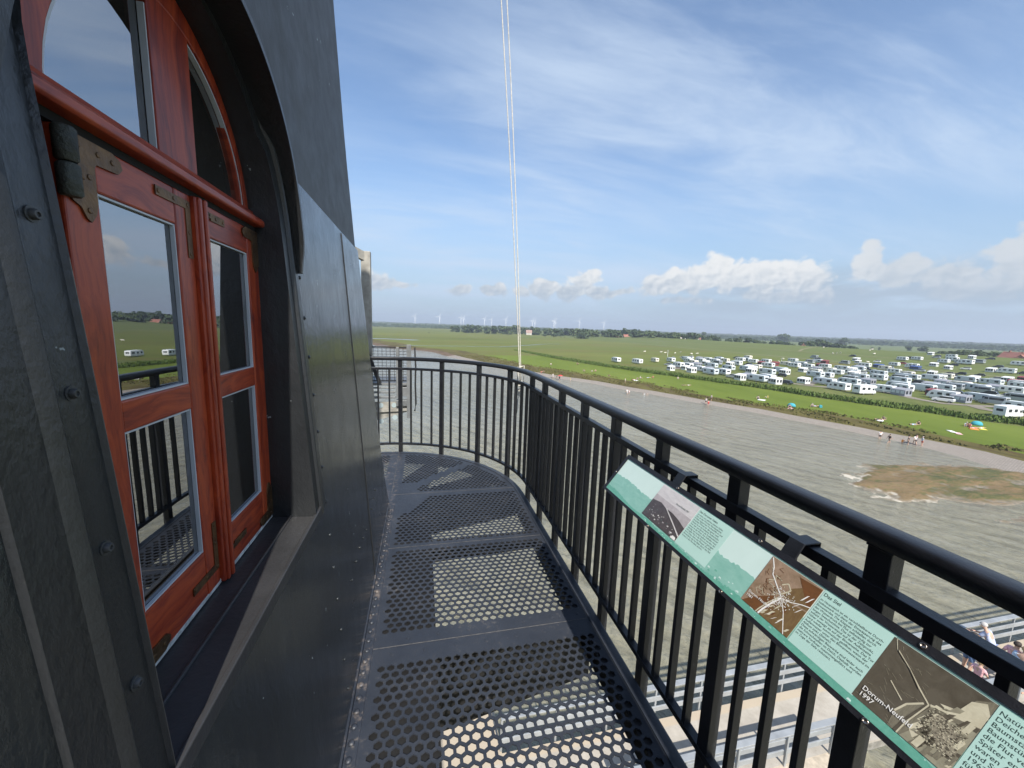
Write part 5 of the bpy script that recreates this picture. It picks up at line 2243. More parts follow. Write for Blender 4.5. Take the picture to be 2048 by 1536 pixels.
tree_run(905, 975, 9, [(905, 650), (930, 646), (975, 650)], 900, 1.2, 60)
tree_run(975, 1070, 10, [(975, 650), (1030, 649), (1070, 652)], 860, 1.6, 60)
tree_run(1075, 1160, 11, [(1075, 654), (1160, 654)], 800, 1.6, 60)
tree_run(1160, 1300, 8.5, [(1160, 655), (1230, 655), (1260, 654.5), (1300, 657)], 720, 1.8, 60)
tree_run(1300, 1410, 9.5, [(1300, 658), (1330, 661), (1400, 664), (1410, 668)], 660, 1.8, 50)
tree_run(1418, 1440, 10, [(1418, 668), (1440, 671)], 640, 1, 20)
tree_run(1460, 1520, 12, [(1460, 674), (1480, 671), (1520, 678)], 640, 1.2, 30)
tree_run(1530, 1580, 11, [(1530, 680), (1555, 678), (1580, 683)], 640, .8, 20)
tree_run(1606, 1650, 8, [(1606, 682), (1630, 676), (1650, 678)], 640, 1.2, 30)
tree_run(1650, 1715, 9, [(1650, 679), (1680, 685), (1715, 692)], 640, 1.2, 20)
tree_run(1846, 1870, 8, [(1846, 703), (1860, 700), (1870, 703)], 560, .6, 10)
tree_run(1880, 1960, 8, [(1880, 702), (1910, 698), (1950, 697), (1960, 699)], 540, 1.2, 20)
tree_run(1960, 2018, 8, [(1960, 700), (1990, 701), (2018, 703)], 540, 1.0, 20)
tree_run(2034, 2060, 9, [(2034, 700), (2060, 702)], 520, 1.0, 10)
tree_run(2080, 2500, 16, [(2080, 700), (2500, 716)], 520, 2, 30)
for (x, y, d) in ((1690, 672, 1250), (1570, 664, 1300), (1576, 665, 1300), (1410, 660, 1200), (1820, 690, 900), (1852, 691.5, 900), (1848, 691, 900), (1930, 699, 760), (1760, 693, 820), (1745, 694, 820), (1035, 648, 1200), (1028, 648, 1200)):
    tree_spots.append((x, y, d))
tree_spots.sort()
for i, (x, y, d) in enumerate(tree_spots):
    R = ray(x, y)
    k = d / R.xy.length
    p = EYE + R * k
    h = max(4.0, (p.z + 14.5) * .88)
    sc = h / 9.6
    lab = f'leafy green tree beyond the dike, number {i + 1} from the left of the tree belt'
    pr = TP[i % 5]
    tw = rt_.uniform(.9, 1.35)
    if i < 5:
        pr.location = (p.x, p.y, -14.5)
        pr.scale = (sc * tw, sc * tw, sc)
        pr.rotation_euler = (0, 0, rt_.uniform(0, 6.28))
        pr['label'] = 'x'
        o = pr
    else:
        o = dup(pr, (p.x, p.y, -14.5), rt_.uniform(0, 6.28), 'x', (sc * tw, sc * tw, sc))
    size = 'tall' if h > 15.5 else ('low' if h < 9.5 else 'medium-sized')
    o['label'] = f'{size} green tree beyond the dike, {ORD[i % 10]} from left in tree group {ORD[i // 10]} from left'

# far woods: belts that read as one mass
def belt(name, label, r0, r1, a0, a1, h0, h1, per_m, size, seed):
    rng = random.Random(seed)
    mb = MB()
    n = int((r0 + r1) / 2 * radians(a1 - a0) * per_m)
    for _ in range(n):
        a = radians(rng.uniform(a0, a1))
        r = rng.uniform(r0, r1)
        gap = mnoise.noise(Vector((degrees_(a) * .55, seed, 0)))
        hh = (h0 + (h1 - h0) * (.5 + .5 * mnoise.noise(Vector((degrees_(a) * 2.2, seed, 4))))) * (1 + .25 * mnoise.noise(Vector((degrees_(a) * 9, seed, 8))))
        if gap < -.42:
            hh *= .45
        p = Vector((r * sin(a), r * cos(a), -14.6 + hh * rng.random() ** .7))
        t = Vector((cos(a), -sin(a), rng.uniform(-.4, .4))).normalized()
        u = Vector((rng.gauss(0, .5), rng.gauss(0, .5), 1)).normalized()
        s = size * rng.uniform(.6, 1.4)
        mb.add([p - t * s - u * s * .3, p + t * s * .4 - u * s * .5, p + t * s + u * s * .3, p - t * s * .3 + u * s * .6], [(0, 1, 2, 3)])
    return stuff(mb.build(name, M_WOOD_FAR), label, 'woods')


def degrees_(a):
    return a * 180 / pi


belt('distant_woods', 'nearer belt of green woods along the far fields', 1450, 1600, -14, 76, 8, 14, 7.0, 2.6, 3)
belt('distant_woods', 'hazy belt of woods in the middle distance', 2300, 2500, -14, 76, 11, 17, 4.0, 4.0, 8)
belt('distant_woods', 'faint blue-green woods on the horizon', 3900, 4200, -14, 76, 16, 21, 2.2, 7.0, 15)

# reed hedge between lawn and camp site
rr_ = random.Random(31)
rm_ = MB()
y = 28.0
while y < 262:
    x0 = lerp_table(HEDGE, y)
    n = 34 if y < 160 else 22
    fade = 1.0 if y < 200 else max(.35, 1 - (y - 200) / 90)
    for _ in range(n):
        yy = y + rr_.uniform(-.5, .5)
        xx = x0 + rr_.uniform(0, 4.2) + .8 * mnoise.noise(Vector((yy * .2, 1, 1)))
        hh = (1.05 + .45 * mnoise.noise(Vector((yy * .13, xx * .3, 6)))) * fade
        z = gz(xx, yy) + hh * rr_.uniform(.05, .95)
        p = Vector((xx, yy, z))
        a = rr_.uniform(0, pi)
        t = Vector((cos(a), sin(a), rr_.uniform(-.3, .3)))
        u = Vector((rr_.gauss(0, .3), rr_.gauss(0, .3), 1)).normalized()
        s = rr_.uniform(.16, .34)
        rm_.add([p - t * s * .6 - u * s, p + t * s * .6 - u * s, p + t * s * .5 + u * s, p - t * s * .2 + u * s * 1.3], [(0, 1, 2, 3)])
    y += .5
stuff(rm_.build('reed_hedge', M_REED), 'dense band of green reeds between the lawn and the camp site', 'reeds')
# rough tussocks along the shore edge of the lawn
M_TUFT = leaf_mat('tussock_grass', (.060, .055, .022), (.10, .095, .034), (.14, .13, .05), .4)
tm = MB()
for _ in range(9000):
    yy = rr_.uniform(34, 215)
    s0, s1 = lerp_table(SHORE, yy) + lerp_table(REVW, yy) + .6, lerp_table(SHORE, yy) + lerp_table(DRYW, yy) + 2.5
    xx = rr_.uniform(s0, s1)
    if mnoise.noise(Vector((xx * .35, yy * .12, 2))) < -.05:
        continue
    z = gz(xx, yy)
    a = rr_.uniform(0, pi)
    t = Vector((cos(a), sin(a), 0)) * rr_.uniform(.12, .3)
    hh = rr_.uniform(.12, .34)
    tm.add([Vector((xx, yy, z - .02)) - t, Vector((xx, yy, z - .02)) + t, Vector((xx, yy, z + hh)) + t * .6, Vector((xx, yy, z + hh * .9)) - t * .5], [(0, 1, 2, 3)])
stuff(tm.build('shore_tussocks', M_TUFT), 'rough brown grass growing along the top of the stone bank', 'grass')

# houses behind the dike
M_TILE = simple('roof_tile_red', (.30, .12, .085), .8, var=.2, vscale=.6)
M_BRICK = simple('brick_wall', (.27, .13, .09), .85, var=.2, vscale=1)
M_PALEW = simple('pale_render', (.55, .50, .45), .8, var=.1, vscale=1)


def house(px, py_ridge, d, L, Wd, rz, wallm, label, roofm=None):
    R = ray(px, py_ridge)
    p = EYE + R * (d / R.xy.length)
    ridge = max(4.5, p.z + 14.5)
    t = thing('farm_house', label, 'house', (p.x, p.y, -14.5), radians(rz), 'houses beyond the dike')
    ev = max(2.2, ridge * .45)
    b = MB()
    b.prism([(-Wd / 2, -.5), (Wd / 2, -.5), (Wd / 2, ev), (0, ridge - .12), (-Wd / 2, ev)], lambda y, z: (-L / 2, y, z), lambda y, z: (L / 2, y, z))
    recalc(b.build('wall', wallm, t))
    b = MB()
    for s in (-1, 1):
        b.prism([(0, ridge), (s * (Wd / 2 + .5), ev - .35), (s * (Wd / 2 + .5), ev - .55), (0, ridge - .2)], lambda y, z: (-L / 2 - .4, y, z), lambda y, z: (L / 2 + .4, y, z))
    rf = b.build('roof', roofm or M_TILE, t)
    recalc(rf)
    b = MB()
    b.box((L * .2, -.4, ridge - .8), (L * .2 + .8, .4, ridge + .9))
    b.build('chimney', M_BRICK, rf)
    for i in range(4):
        x = -L * .38 + i * L * .25
        b = MB()
        b.box((x - .5, -Wd / 2 - .02, 1.0), (x + .5, -Wd / 2 - .003, 2.1))
        b.build('window', M_WIN, t)
    return t


house(1607, 688, 600, 15, 9, 40, M_BRICK, 'red-roofed barn before the trees behind the dike, middle of the camp site')
house(2030, 704, 480, 14, 11, 70, M_BRICK, 'steep red-roofed farmhouse at the far right behind the dike')
house(2044, 709, 470, 12, 9, 20, M_BRICK, 'lower red roof just right of the steep red-roofed farmhouse')
house(1058, 660, 840, 12, 8, -10, M_PALEW, 'pink-walled building among trees near the distant wind turbines', simple('roof_dull_pink', (.30, .20, .17), .8))
house(1236, 667, 690, 13, 9, 30, M_BRICK, 'small brick house under the trees, left end of the dike tree belt')
house(1252, 669, 690, 12, 9, 15, M_PALEW, 'small orange-roofed house under the trees, beside a brick house')
house(1400, 676, 640, 12, 8, 40, M_PALEW, 'low orange roof at the right end of the main tree belt')
house(1365, 674, 640, 9, 7, 10, M_PALEW, 'small pale hut under the dike trees, left of the low orange roof', M_PALEW)
house(1940, 704, 540, 9, 7, 20, M_PALEW, 'small white house hidden in bushes left of the farmhouse', M_BARK)

# wind turbines
M_TURB = simple('turbine_white', (.78, .79, .80), .4)


def turbine_proto():
    t = thing('wind_turbine', 'x', 'wind turbine', group='wind turbines on the horizon')
    b = MB()
    b.tube([(0, 0, -2), (0, 0, 70)], 2.6, 14, r2=1.5)
    b.build('tower', M_TURB, t, smooth=True)
    b = MB()
    b.box((-1.6, -5.5, 69.5), (1.6, 3.0, 73))
    b.build('nacelle', M_TURB, t, bevel=.5)
    b = MB()
    b.lathe((0, -6.6, 71.2), [(.3, -1.4), (1.3, -.6), (1.8, 1.0)], 12, 'Y')
    b.build('hub', M_TURB, t, smooth=True)
    for i in range(3):
        a = 2 * pi * i / 3 + .4
        d = Vector((sin(a), 0, cos(a)))
        sd = Vector((cos(a), 0, -sin(a)))
        c = Vector((0, -6.6, 71.2))
        b = MB()
        pts = [(1.2, .9), (6, 1.7), (16, 1.2), (30, .5)]
        for q, w in pts:
            for s, yy in ((-.35, -.25), (.65, -.05), (.65, .05), (-.35, .25)):
                b.v.append(tuple(c + d * q + sd * (s * w * 1.6) + Vector((0, yy * w, 0))))
        for j in range(3):
            for t_ in range(4):
                b.f.append((j * 4 + t_, j * 4 + (t_ + 1) % 4, j * 4 + 4 + (t_ + 1) % 4, j * 4 + 4 + t_))
                b.m.append(0)
        b.f += [(3, 2, 1, 0), (12, 13, 14, 15)]
        b.m += [0, 0]
        recalc(b.build('blade', M_TURB, t))
    return t


tb = turbine_proto()
TUR = [(830, 632), (879, 633), (922, 635), (927, 635.5), (969, 637), (983, 639), (1012, 638), (1065, 641), (1070, 641.5), (1108, 641), (1110.5, 642), (1159, 641.5), (1208, 645), (1450, 660)][:13]
for i, (x, y) in enumerate(TUR):
    R = ray(x, y)
    d = 3000 + (i * 37 % 7) * 60
    p = EYE + R * (d / R.xy.length)
    sc = (p.z + 14.6) / 72
    lab = f'slim white wind turbine, {ORD[i]} from the left on the horizon'
    rz = -atan2(p.x, p.y) + rt_.uniform(-.5, .5)
    if i == 0:
        o = tb
        o.location, o.rotation_euler, o.scale = (p.x, p.y, -14.6), (0, 0, rz), (sc,) * 3
        o['label'] = lab
    else:
        o = dup(tb, (p.x, p.y, -14.6), rz, lab, sc)

# sheep on the dike, cattle on the marsh
M_WOOL = simple('sheep_wool', (.62, .58, .50), .95, var=.12, vscale=3)
M_SFACE = simple('sheep_face', (.06, .05, .045), .9)
M_COW = simple('cattle_coat', (.055, .032, .022), .8, var=.5, vscale=1)


def quadruped(name, cat, group, body_m, leg_m, L, H, r):
    t = thing(name, 'x', cat, group=group)
    bm_ = bmesh.new()
    vs = [(-L * .48, 0, H * .62, r * .72), (-L * .25, 0, H * .64, r), (L * .15, 0, H * .62, r * 1.02), (L * .38, 0, H * .68, r * .85), (L * .52, 0, H * .86, r * .45), (L * .60, 0, H * .98, r * .38), (L * .78, 0, H * .86, r * .24)]
    edges = [(i, i + 1) for i in range(6)]
    rad = [v[3] for v in vs]
    pts = [v[:3] for v in vs]
    for sx, par in ((-L * .42, 1), (L * .30, 3)):
        for s in (-1, 1):
            a = len(pts)
            kx_ = -.06 * L if sx < 0 else .02 * L
            pts += [(sx, s * r * .55, H * .48), (sx + kx_, s * r * .55, H * .24), (sx, s * r * .55, .03)]
            rad += [r * .30, r * .16, r * .15]
            edges += [(par, a), (a, a + 1), (a + 1, a + 2)]
    a = len(pts)
    pts += [(-L * .56, 0, H * .55), (-L * .60, 0, H * .35)]
    rad += [r * .14, r * .10]
    edges += [(0, a), (a, a + 1)]
    for s in (-1, 1):
        a = len(pts)
        pts.append((L * .57, s * r * .55, H * 1.02))
        rad.append(r * .12)
        edges.append((5, a))
    o = skin_mesh('body', pts, edges, rad, 2, body_m, t, 1)
    return t


def skin_mesh(name, pts, edges, rad, root, mat, parent, sub=1):
    me = bpy.data.meshes.new(name)
    me.from_pydata([tuple(p) for p in pts], edges, [])
    o = bpy.data.objects.new(name, me)
    C.objects.link(o)
    o.modifiers.new('skin', 'SKIN').use_smooth_shade = True
    if not me.skin_vertices:
        with bpy.context.temp_override(object=o, active_object=o):
            pass
    sv = me.skin_vertices[0].data if me.skin_vertices else None
    for i, r in enumerate(rad):
        rr2 = r if isinstance(r, tuple) else (r, r)
        sv[i].radius = rr2
        sv[i].use_root = (i == root)
    ss = o.modifiers.new('sub', 'SUBSURF')
    ss.levels = ss.render_levels = sub
    dg = bpy.context.evaluated_depsgraph_get()
    me2 = bpy.data.meshes.new_from_object(o.evaluated_get(dg))
    bpy.data.objects.remove(o)
    bpy.data.meshes.remove(me)
    me2.name = name
    me2.materials.clear()
    me2.materials.append(mat)
    me2.polygons.foreach_set('use_smooth', [True] * len(me2.polygons))
    o = bpy.data.objects.new(name, me2)
    C.objects.link(o)
    o.parent = parent
    return o


sheep = quadruped('sheep', 'sheep', 'sheep on the dike', M_WOOL, M_SFACE, 1.25, .85, .30)
SH = [(1289, 704.5), (1322, 705.5), (1330, 707), (1350, 707.5), (1361, 705), (1383, 709), (1394, 708.5), (1561, 701), (1569, 701.5), (1582, 700), (1590, 702), (1595, 700.5), (1645, 708), (1655, 708.5), (1664, 718), (1671, 718), (1679, 718), (1737, 715), (1741, 718), (1746, 722.5), (1735, 729), (1738, 732)]
for i, (x, y) in enumerate(SH):
    p = onz(x, y, ZL)
    for _ in range(8):
        p = onz(x, y, gz(p.x, p.y))
    lab = f'white sheep grazing, {ORD[i % 11]} from the left in the {"left" if i < 11 else "right"} half of the dike flock'
    if i == 0:
        o = sheep
        o.location, o.rotation_euler = (p.x, p.y, gz(p.x, p.y)), (0, 0, rt_.uniform(0, 6.28))
        o['label'] = lab
    else:
        o = dup(sheep, (p.x, p.y, gz(p.x, p.y)), rt_.uniform(0, 6.28), lab)
    o.scale = (1.25,) * 3
cow = quadruped('cow', 'cattle', 'cattle on the salt marsh', M_COW, M_COW, 2.2, 1.4, .42)
for i, (x, y) in enumerate([(858, 666), (1090, 674.5), (1107, 674.5), (1122, 675), (1129, 675), (1149, 676), (1153, 676), (1016, 671)]):
    p = onz(x, y, ZL)
    lab = f'brown cow out on the marsh meadow, {ORD[i]} from the left' if i else 'lone dark cow far left on the marsh meadow'
    lab = ['lone dark cow far left on the marsh meadow', 'brown cow leftmost of the marsh herd', 'brown cow second from left in the marsh herd', 'brown cow third from left in the marsh herd', 'brown cow fourth from left in the marsh herd', 'brown cow second from right in the marsh herd', 'brown cow rightmost of the marsh herd', 'brown cow standing apart left of the marsh herd'][i]
    if i == 0:
        o = cow
        o.location, o.rotation_euler = (p.x, p.y, ZL), (0, 0, 1.0)
        o['label'] = lab
    else:
        o = dup(cow, (p.x, p.y, ZL), rt_.uniform(0, 6.28), lab)

# ------------------------------------------------------------------ people
def cloth(name, c):
    return simple(name, c, .85, var=.12, vscale=6)


SK = simple('skin', (.52, .33, .24), .55, var=.06, vscale=5)
HAIRS = {'dark': simple('hair_dark', (.03, .02, .015), .7), 'blond': simple('hair_blond', (.40, .28, .14), .7), 'grey': simple('hair_grey', (.42, .40, .38), .7)}
CL = {'white': cloth('cloth_white', (.72, .72, .72)), 'black': cloth('cloth_black', (.02, .02, .022)), 'orange': cloth('cloth_orange', (.70, .26, .04)), 'red': cloth('cloth_red', (.50, .05, .05)), 'blue': cloth('cloth_blue', (.16, .28, .52)),
      'pale_blue': cloth('cloth_pale_blue', (.45, .58, .72)), 'navy': cloth('cloth_navy', (.04, .055, .12)), 'pink': cloth('cloth_pink', (.70, .40, .42)), 'yellow': cloth('cloth_yellow', (.68, .60, .10)), 'grey': cloth('cloth_grey', (.28, .28, .29)),
      'teal': cloth('cloth_teal', (.05, .33, .40)), 'denim': cloth('cloth_denim', (.10, .16, .28)), 'green': cloth('cloth_green', (.10, .22, .10)), 'striped': cloth('cloth_stripe_blue_white', (.40, .45, .60))}


def pose_points(kind):
    """Joints of a 1.72 m adult facing -Y: name -> point."""
    J = dict(pel=(0, 0, .96), waist=(0, 0, 1.10), chest=(0, .01, 1.30), neck0=(0, .0, 1.46), neck=(0, -.01, 1.53), head=(0, -.025, 1.62), crown=(0, -.015, 1.70))
    for s, n in ((1, 'L'), (-1, 'R')):
        J['sh' + n] = (s * .185, .01, 1.41)
        J['el' + n] = (s * .235, .03, 1.12)
        J['wr' + n] = (s * .245, -.05, .87)
        J['hip' + n] = (s * .095, 0, .92)
        J['kn' + n] = (s * .105, -.015, .50)
        J['an' + n] = (s * .11, .02, .09)
        J['toe' + n] = (s * .12, -.17, .035)
    if kind == 'walk':
        J['knL'], J['anL'], J['toeL'] = (.10, -.20, .53), (.11, -.22, .10), (.12, -.40, .06)
        J['knR'], J['anR'], J['toeR'] = (-.10, .10, .50), (-.11, .34, .16), (-.12, .22, .05)
        J['elL'], J['wrL'] = (.24, .16, 1.15), (.24, .22, .92)
        J['elR'], J['wrR'] = (-.24, -.12, 1.13), (-.22, -.30, .98)
    if kind == 'bend':
        for k in ('waist', 'chest', 'neck0', 'neck', 'head', 'crown', 'shL', 'shR', 'elL', 'elR', 'wrL', 'wrR'):
            x, y, z = J[k]
            d = z - .96
            J[k] = (x, y - d * .78, .96 + d * .60)
        for n, s in (('L', 1), ('R', -1)):
            J['el' + n], J['wr' + n] = (s * .25, -.50, .98), (s * .16, -.62, .76)
    if kind == 'lean':                       # forearms on a handrail, looking over it
        for k in ('waist', 'chest', 'neck0', 'neck', 'head', 'crown', 'shL', 'shR'):
            x, y, z = J[k]
            d = z - .96
            J[k] = (x, y - d * .42, .96 + d * .92)
        for n, s in (('L', 1), ('R', -1)):
            J['el' + n], J['wr' + n] = (s * .26, -.38, 1.12), (s * .10, -.56, 1.13)
    if kind == 'sit':                        # on the ground, knees drawn up, leaning on the hands
        dz = .84
        for k in list(J):
            x, y, z = J[k]
            J[k] = (x, y, z - dz)
        for k in ('waist', 'chest', 'neck0', 'neck', 'head', 'crown', 'shL', 'shR'):
            x, y, z = J[k]
            d = z - .12
            J[k] = (x, y + d * .22, .12 + d * .97)
        for n, s in (('L', 1), ('R', -1)):
            J['el' + n], J['wr' + n] = (s * .27, .28, .34), (s * .26, .34, .07)
            J['hip' + n], J['kn' + n], J['an' + n], J['toe' + n] = (s * .10, -.04, .12), (s * .14, -.42, .42), (s * .14, -.62, .09), (s * .15, -.80, .05)
    if kind == 'lie':                        # flat on the back, head towards +Y
        for k in list(J):
            x, y, z = J[k]
            J[k] = (x * 1.1, z - .85, .12 - y * .6)
        for n, s in (('L', 1), ('R', -1)):
            J['toe' + n] = (s * .16, -.82, .22)
            J['wr' + n] = (s * .36, .05, .06)
            J['el' + n] = (s * .30, .26, .07)
            J['kn' + n] = (s * .12, -.36, .18)
    return J


RAD = dict(pel=(.155, .115), waist=(.135, .10), chest=(.165, .115), neck0=(.075, .07), neck=.052, head=(.078, .094), crown=.058, sh=.060, el=.042, wr=.030, hip=.088, kn=.057, an=.038, toe=.030)


def rad_of(k):
    for n, r in RAD.items():
        if k == n or k[:-1] == n:
            return r
    return .05


def person_proto(kind):
    J = pose_points(kind)
    keys = list(J)
    idx = {k: i for i, k in enumerate(keys)}
    pts = [Vector(J[k]) for k in keys]
    rad = [rad_of(k) for k in keys]
    ed = [('pel', 'waist'), ('waist', 'chest'), ('chest', 'neck0'), ('neck0', 'neck'), ('neck', 'head'), ('head', 'crown')]
    for n in 'LR':
        ed += [('chest', 'sh' + n), ('sh' + n, 'el' + n), ('el' + n, 'wr' + n), ('pel', 'hip' + n), ('hip' + n, 'kn' + n), ('kn' + n, 'an' + n), ('an' + n, 'toe' + n)]
    edges = [(idx[a], idx[b]) for a, b in ed]
    for n, s in (('L', 1), ('R', -1)):      # palm, four bent fingers of unequal length and a thumb from the side
        wr, el = pts[idx['wr' + n]], pts[idx['el' + n]]
        d = (wr - el).normalized()
        sd = Vector((0, -1, 0)) if abs(d.y) < .7 else Vector((s, 0, 0))
        sd = (sd - d * sd.dot(d)).normalized()
        inn_ = d.cross(sd) * (1 if (d.cross(sd)).x * s < 0 else -1)
        palm = len(pts)
        pts.append(wr + d * .055)
        rad.append((.036, .018))
        edges.append((idx['wr' + n], palm))
        for q, ln in ((.027, .068), (.009, .078), (-.009, .072), (-.026, .056)):
            a = len(pts)
            pts += [wr + d * .092 + sd * q, wr + d * (.092 + ln * .5) + sd * q * 1.05 + inn_ * .012, wr + d * (.092 + ln * .85) + sd * q + inn_ * .034]
            rad += [.0105, .0088, .0075]
            edges += [(palm, a), (a, a + 1), (a + 1, a + 2)]
        a = len(pts)
        pts += [wr + d * .040 + sd * .042 + inn_ * .008, wr + d * .078 + sd * .060 + inn_ * .020]
        rad += [.0115, .0085]
        edges += [(palm, a), (a, a + 1)]
    t = bpy.data.objects.new('person', None)
    C.objects.link(t)
    t['category'] = 'person'
    t['label'] = 'x'
    body = skin_mesh('body', pts, edges, rad, idx['pel'], SK, t, 1)
    h, cr, nk = Vector(J['head']), Vector(J['crown']), Vector(J['neck'])
    up = (cr - nk).normalized()
    fwd = Vector((0, -1, 0)) if abs(up.y) < .8 else Vector((0, 0, 1))
    fwd = (fwd - up * fwd.dot(up)).normalized()
    sx = fwd.cross(up)
    bm_ = bmesh.new()
    bm_.from_mesh(body.data)
    for c, sc in ((h + fwd * .098 - up * .012, (.013, .016, .022)), (h + sx * .082 - up * .01, (.010, .020, .028)), (h - sx * .082 - up * .01, (.010, .020, .028))):
        r = bmesh.ops.create_icosphere(bm_, subdivisions=2, radius=1)
        for v in r['verts']:
            q = v.co.copy()
            v.co = c + sx * (q.x * sc[0]) + fwd * (q.y * sc[1]) + up * (q.z * sc[2])
    nf = len(bm_.faces)
    for c, sc in ((h + fwd * .086 + sx * .034 + up * .018, (.013, .008, .008)), (h + fwd * .086 - sx * .034 + up * .018, (.013, .008, .008)), (h + fwd * .090 - up * .052, (.022, .007, .006))):
        r = bmesh.ops.create_icosphere(bm_, subdivisions=1, radius=1)
        for v in r['verts']:
            q = v.co.copy()
            v.co = c + sx * (q.x * sc[0]) + fwd * (q.y * sc[1]) + up * (q.z * sc[2])
    bm_.faces.ensure_lookup_table()
    for f in bm_.faces[nf:]:
        f.material_index = 1
    bm_.to_mesh(body.data)
    bm_.free()
    body.data.materials.append(HAIRS['dark'])
    body.data.polygons.foreach_set('use_smooth', [True] * len(body.data.polygons))

    def shell(name, names, links, grow, mat, cut=None):
        ii = {k: i for i, k in enumerate(names)}
        P = [Vector(J[k]) if not isinstance(k, tuple) else Vector(J[k[0]]).lerp(Vector(J[k[1]]), k[2]) for k in names]
        R = []
        for k in names:
            r = rad_of(k) if not isinstance(k, tuple) else rad_of(k[0]) if k[2] < .5 else rad_of(k[1])
            R.append(tuple(v + grow for v in r) if isinstance(r, tuple) else r + grow)
        return skin_mesh(name, P, [(ii[a], ii[b]) for a, b in links], R, 0, mat, t, 1)

    sl = [('sh' + n, 'el' + n, .62) for n in 'LR']
    shell('shirt', ['waist', ('pel', 'waist', .35), 'chest', ('chest', 'neck0', .72), 'shL', 'shR'] + sl,
          [('waist', ('pel', 'waist', .35)), ('waist', 'chest'), ('chest', ('chest', 'neck0', .72)), ('chest', 'shL'), ('chest', 'shR'), ('shL', sl[0]), ('shR', sl[1])], .014, CL['white'])
    lg = [('hip' + n, 'kn' + n, .78) for n in 'LR']
    shell('shorts', ['pel', ('pel', 'waist', .45), 'hipL', 'hipR'] + lg, [('pel', ('pel', 'waist', .45)), ('pel', 'hipL'), ('pel', 'hipR'), ('hipL', lg[0]), ('hipR', lg[1])], .014, CL['black'])
    hb = bmesh.new()
    bmesh.ops.create_icosphere(hb, subdivisions=3, radius=1)
    for v in list(hb.verts):
        if v.co.z < -.55 or (v.co.y > .30 and v.co.z < .42):
            hb.verts.remove(v)
    for v in hb.verts:
        q = v.co.copy()
        n = 1 + .06 * mnoise.noise(q * 4)
        v.co = h + up * .030 - fwd * .012 + sx * (q.x * .094 * n) + fwd * (q.y * .108 * n) + up * (q.z * .098 * n)
    hm_ = bpy.data.meshes.new('hair')
    hb.to_mesh(hm_)
    hb.free()
    hm_.materials.append(HAIRS['dark'])
    hm_.polygons.foreach_set('use_smooth', [True] * len(hm_.polygons))
    ho = bpy.data.objects.new('hair', hm_)
    C.objects.link(ho)
    ho.parent = t
    return t


PP = {}


def person(kind, loc, rz, label, shirt='white', shorts='black', hair='dark', k=1.0, group=None):
    if kind not in PP:
        PP[kind] = person_proto(kind)
        r = PP[kind]
        r.location, r.rotation_euler = loc, (0, 0, rz)
    else:
        r = dup(PP[kind], loc, rz)
    r.scale = (k, k, k)
    r['label'] = label
    r['category'] = 'person'
    if 'group' in r:
        del r['group']
    if group:
        r['group'] = group
    for c in r.children:
        m = {'shirt': CL[shirt], 'shorts': CL[shorts], 'hair': HAIRS[hair]}.get(c.name.split('.')[0])
        if m:
            c.material_slots[0].link = 'OBJECT'
            c.material_slots[0].material = m
    return r


def gpx(x, y):
    p = onz(x, y, -14.9)
    for _ in range(12):
        p = onz(x, y, max(gz(p.x, p.y), ZW - .25))
    return (p.x, p.y, max(gz(p.x, p.y), ZW - .25))


